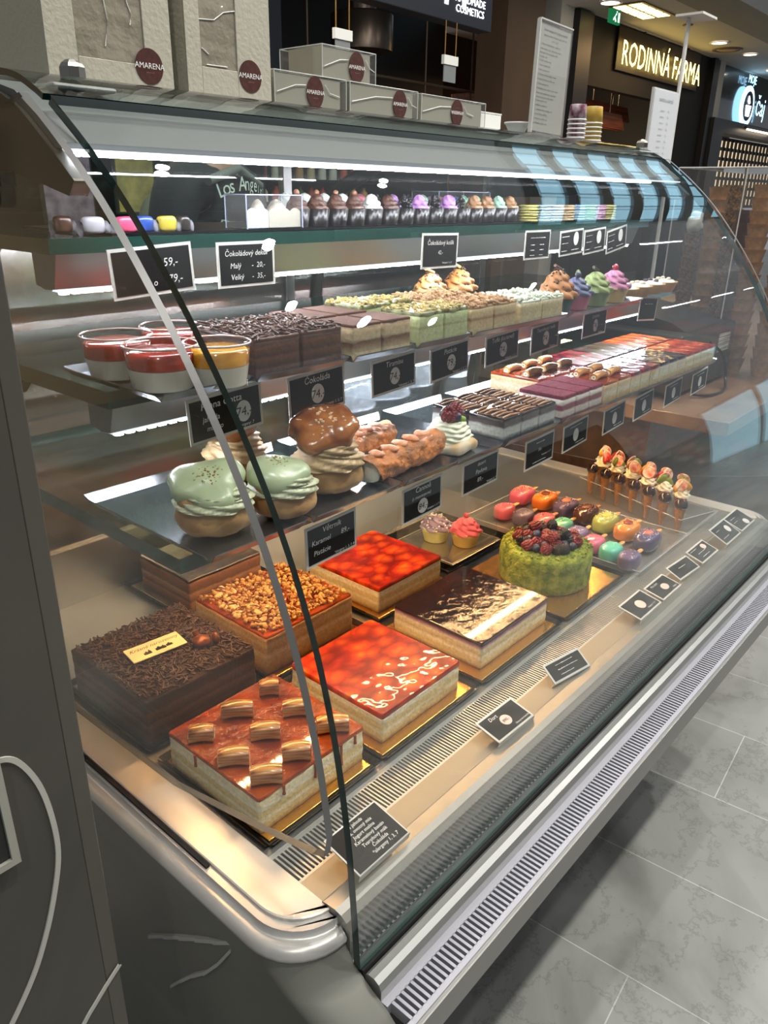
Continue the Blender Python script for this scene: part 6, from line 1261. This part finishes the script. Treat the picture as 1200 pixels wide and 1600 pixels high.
# ================================================================ PEOPLE BEHIND THE CASE
skin_m = P('skin', '#a5765e', 0.5, sss=0.1)
def skinmesh(name, verts, edges, radii, mat, parent, root=0, sub=2):
    me = bpy.data.meshes.new(name); me.from_pydata(verts, edges, []); o = bpy.data.objects.new(name, me); COL.objects.link(o); o.parent = parent
    me.materials.append(mat)
    sk = o.modifiers.new('skin', 'SKIN'); sk.use_smooth_shade = True
    for i, r in enumerate(radii):
        v = me.skin_vertices[0].data[i]; v.radius = r if isinstance(r, tuple) else (r, r); v.use_root = (i == root)
    s = o.modifiers.new('sub', 'SUBSURF'); s.levels = sub; s.render_levels = sub
    return o
def hand(par, wrist, d, palmn, sc, mat):
    """separate fingers rooted in a palm"""
    d = Vector(d).normalized(); n = Vector(palmn).normalized(); s_ = d.cross(n).normalized(); W = Vector(wrist)
    mb = MB(); mb.sell(W + d * 0.045 * sc, 0.016 * sc, 0.042 * sc, 0.048 * sc, 0.8, 0.9, 14, 10, 0, Matrix((n, s_, d)).transposed().to_4x4())
    for k, (off, L) in enumerate(((-0.030, 0.062), (-0.010, 0.075), (0.010, 0.080), (0.029, 0.072))):
        b = W + d * 0.080 * sc + s_ * off * sc; p1 = b + d * L * 0.42 * sc + n * 0.006 * sc; p2 = p1 + (d * 0.75 + n * 0.65).normalized() * L * 0.32 * sc; p3 = p2 + (d * 0.35 + n * 0.95).normalized() * L * 0.26 * sc
        mb.tube([b - d * 0.02 * sc, b, p1, p2, p3], [0.009 * sc, 0.009 * sc, 0.0085 * sc, 0.0078 * sc, 0.0055 * sc], 10)
    b = W + d * 0.022 * sc + s_ * 0.034 * sc; mb.tube([b - s_ * 0.012 * sc, b + s_ * 0.02 * sc + d * 0.022 * sc + n * 0.012 * sc, b + s_ * 0.022 * sc + d * 0.050 * sc + n * 0.024 * sc], [0.011 * sc, 0.010 * sc, 0.007 * sc], 10)
    return mb
def head(par, c_, r, hair, back=False, ry=1.0, mat=skin_m):
    def f(v):
        z = v.z / (r * 1.22)
        v = Vector((v.x * (1 - 0.22 * max(0, -z) ** 1.3), v.y * (1 - 0.12 * max(0, -z)), v.z)); return v
    mb = MB().sell(c_, r * 0.80, r * 0.98, r * 1.22, 1, 1, 26, 18, f=f)
    fy = -1
    C_ = Vector(c_)
    mb.tube([C_ + Vector((0, fy * r * 0.93, r * 0.15)), C_ + Vector((0, fy * r * 1.14, -r * 0.18)), C_ + Vector((0, fy * r * 1.0, -r * 0.30))], [r * 0.08, r * 0.15, r * 0.10], 8)
    for s_ in (-1, 1):
        mb.sell(C_ + Vector((s_ * r * 0.80, 0.05 * r, 0)), r * 0.08, r * 0.18, r * 0.27, 1, 1, 10, 8)
    mb.sell(C_ + Vector((0, fy * r * 0.90, -r * 0.55)), r * 0.30, r * 0.10, r * 0.07, 1, 1, 12, 6)
    return mb
def person(x, y, h, rz, lb, shirt, pants, hairc, pose, text=None):
    k = h / 1.75; p = empty('person', (x, y, 0), lb, 'person', rot=(0, 0, rz))
    V = {'pel': (0, 0, 0.95), 'wai': (0, 0, 1.10), 'che': (0, 0, 1.30), 'nk0': (0, 0.01, 1.45), 'nk1': (0, 0, 1.52), 'hd': (0, -0.005, 1.60)}
    for s_, t in ((-1, 'L'), (1, 'R')):
        V['sh' + t] = (s_ * 0.18, 0.0, 1.41); V['hip' + t] = (s_ * 0.095, 0, 0.90); V['kn' + t] = (s_ * 0.10, -0.015, 0.50); V['an' + t] = (s_ * 0.10, 0.02, 0.09); V['to' + t] = (s_ * 0.11, -0.13, 0.035)
        V['el' + t], V['wr' + t] = pose[t]
    V = {a: Vector(b) * k for a, b in V.items()}
    names = list(V); ix = {n_: i for i, n_ in enumerate(names)}
    E_ = [('pel', 'wai'), ('wai', 'che'), ('che', 'nk0'), ('nk0', 'nk1'), ('nk1', 'hd')]
    for t in 'LR': E_ += [('nk0', 'sh' + t), ('sh' + t, 'el' + t), ('el' + t, 'wr' + t), ('pel', 'hip' + t), ('hip' + t, 'kn' + t), ('kn' + t, 'an' + t), ('an' + t, 'to' + t)]
    Rr = {'pel': (0.14, 0.10), 'wai': (0.13, 0.095), 'che': (0.15, 0.105), 'nk0': (0.085, 0.07), 'nk1': 0.052, 'hd': 0.055}
    for t in 'LR': Rr.update({'sh' + t: 0.062, 'el' + t: 0.042, 'wr' + t: 0.028, 'hip' + t: 0.085, 'kn' + t: 0.058, 'an' + t: 0.038, 'to' + t: 0.034})
    sc_ = lambda r, q=1.0: tuple(a * k * q for a in r) if isinstance(r, tuple) else (r * k * q, r * k * q)
    body = skinmesh('body', [V[n_] for n_ in names], [(ix[a], ix[b]) for a, b in E_], [sc_(Rr[n_]) for n_ in names], skin_m, p)
    # shirt
    sn = ['pel', 'wai', 'che', 'nk0', 'shL', 'elL', 'shR', 'elR'] + (['wrL', 'wrR'] if pose.get('long') else []); si = {n_: i for i, n_ in enumerate(sn)}
    se = [(a, b) for a, b in E_ if a in si and b in si]
    skinmesh('shirt', [V[n_] if n_ != 'nk0' else V[n_] - Vector((0, 0, 0.015)) for n_ in sn], [(si[a], si[b]) for a, b in se], [sc_(Rr[n_], 1.22 if n_ != 'nk0' else 1.12) for n_ in sn], shirt, p)
    pn = ['pel', 'hipL', 'knL', 'anL', 'hipR', 'knR', 'anR']; pi_ = {n_: i for i, n_ in enumerate(pn)}
    skinmesh('trousers', [V[n_] for n_ in pn], [(pi_[a], pi_[b]) for a, b in E_ if a in pi_ and b in pi_], [sc_(Rr[n_], 1.16) for n_ in pn], pants, p)
    sh = MB()
    for s_ in (-1, 1): sh.sell((s_ * 0.105 * k, -0.05, 0.04), 0.05, 0.14, 0.042, 0.7, 0.8, 16, 8)
    sh.build('shoes', black_pl, p)
    hc = V['hd'] + Vector((0, -0.01, 0.06)) * k; r = 0.098 * k
    head(p, hc, r, hairc).build('head', skin_m, p)
    MB().sell(hc + Vector((0, 0.018, 0.022)) * k, r * 0.90, r * 1.02, r * 1.14, 1, 1, 24, 14, f=lambda v: Vector((v.x, v.y if v.y > -r * 0.55 else -r * 0.55, v.z if (v.z > -r * 0.1 or v.y > 0) else -r * 0.1))).build('hair', hairc, p)
    ey = MB()
    for s_ in (-1, 1): ey.sell(hc + Vector((s_ * 0.034, -0.082, 0.006)) * k, 0.012 * k, 0.008 * k, 0.007 * k, 1, 1, 10, 6)
    ey.build('eyes', P('eye_dark', '#1a1412', 0.2), p)
    for t in 'LR':
        d = (V['wr' + t] - V['el' + t]).normalized(); hand(p, V['wr' + t], d, (0.2 * (1 if t == 'L' else -1), -0.6, 0.6) if pose.get('long') else (0.6 * (1 if t == 'L' else -1), -0.4, 0), k, skin_m).build('hand', skin_m, p)
    return p, V, k
P1 = person(1.50, 1.98, 1.76, R(20), 'person in a black T-shirt with white Los Angeles lettering, standing behind the case', P('black_tshirt', '#0d0e10', 0.8, bump=0.2, bscale=20), P('dark_trousers', '#15161a', 0.8), P('dark_hair', '#1a120c', 0.6), {'L': ((-0.25, 0.02, 1.14), (-0.24, -0.12, 0.92)), 'R': ((0.26, 0.02, 1.14), (0.25, -0.10, 0.90))})
txm = P('tshirt_print', '#dfe3da', 0.7)
mb = MB(); word = 'Los Angeles'; n = len(word)
for i, ch in enumerate(word):
    if ch == ' ': continue
    vs, fs = tmesh(ch, 0.055); a = (i - (n - 1) / 2) * 0.155
    T = Matrix.Translation((0.155 * math.sin(a), -0.114 + 0.045 * (1 - math.cos(a)), 1.418 - 0.06 * (1 - math.cos(a)))) @ Matrix.Rotation(a * 0.55, 4, 'Z') @ RX90 @ Matrix.Rotation(-a * 0.45, 4, 'Z')
    mb.add([T @ (v + Vector((0, 0, 0.002))) for v in vs], fs)
mb.build('shirt_lettering', txm, P1[0])
MB().tube([(-0.16, -0.09, 1.44), (-0.02, -0.10, 1.475), (0.10, -0.10, 1.43)], 0.013, 8).build('collar_strap', P('grey_strap', '#6a6a66', 0.7), P1[0])
P2 = person(2.42, 3.42, 1.66, R(-12), 'person in an olive coat holding a phone, built farther back in place of a reflection', P('olive_coat', '#55564a', 0.85, bump=0.3, bscale=14), P('dark_trousers', '#15161a', 0.8), P('brown_hair', '#3a281c', 0.6), {'L': ((-0.26, -0.05, 1.12), (-0.10, -0.27, 1.22)), 'R': ((0.26, -0.04, 1.12), (0.08, -0.26, 1.22)), 'long': True})  # solid figure modelled for a reflection in the rear doors
c = empty('phone', (2.42 - 0.06, 3.42 - 0.33, 1.25), 'dark phone held up by the olive-coated reflection figure', 'phone', rot=(R(-15), 0, R(-12)))
MB().box(-0.036, 0.036, -0.004, 0.004, -0.075, 0.075).build('phone_body', black_pl, c, bevel=0.002)
MB().box(-0.033, 0.033, 0.0041, 0.0045, -0.07, 0.07).build('screen', P('screen_grey', '#2a2f36', 0.1), c)
MB().box(0.010, 0.032, -0.0055, -0.0042, 0.042, 0.07).build('camera_bump', P('cam_bump', '#1c1c1e', 0.2), c)
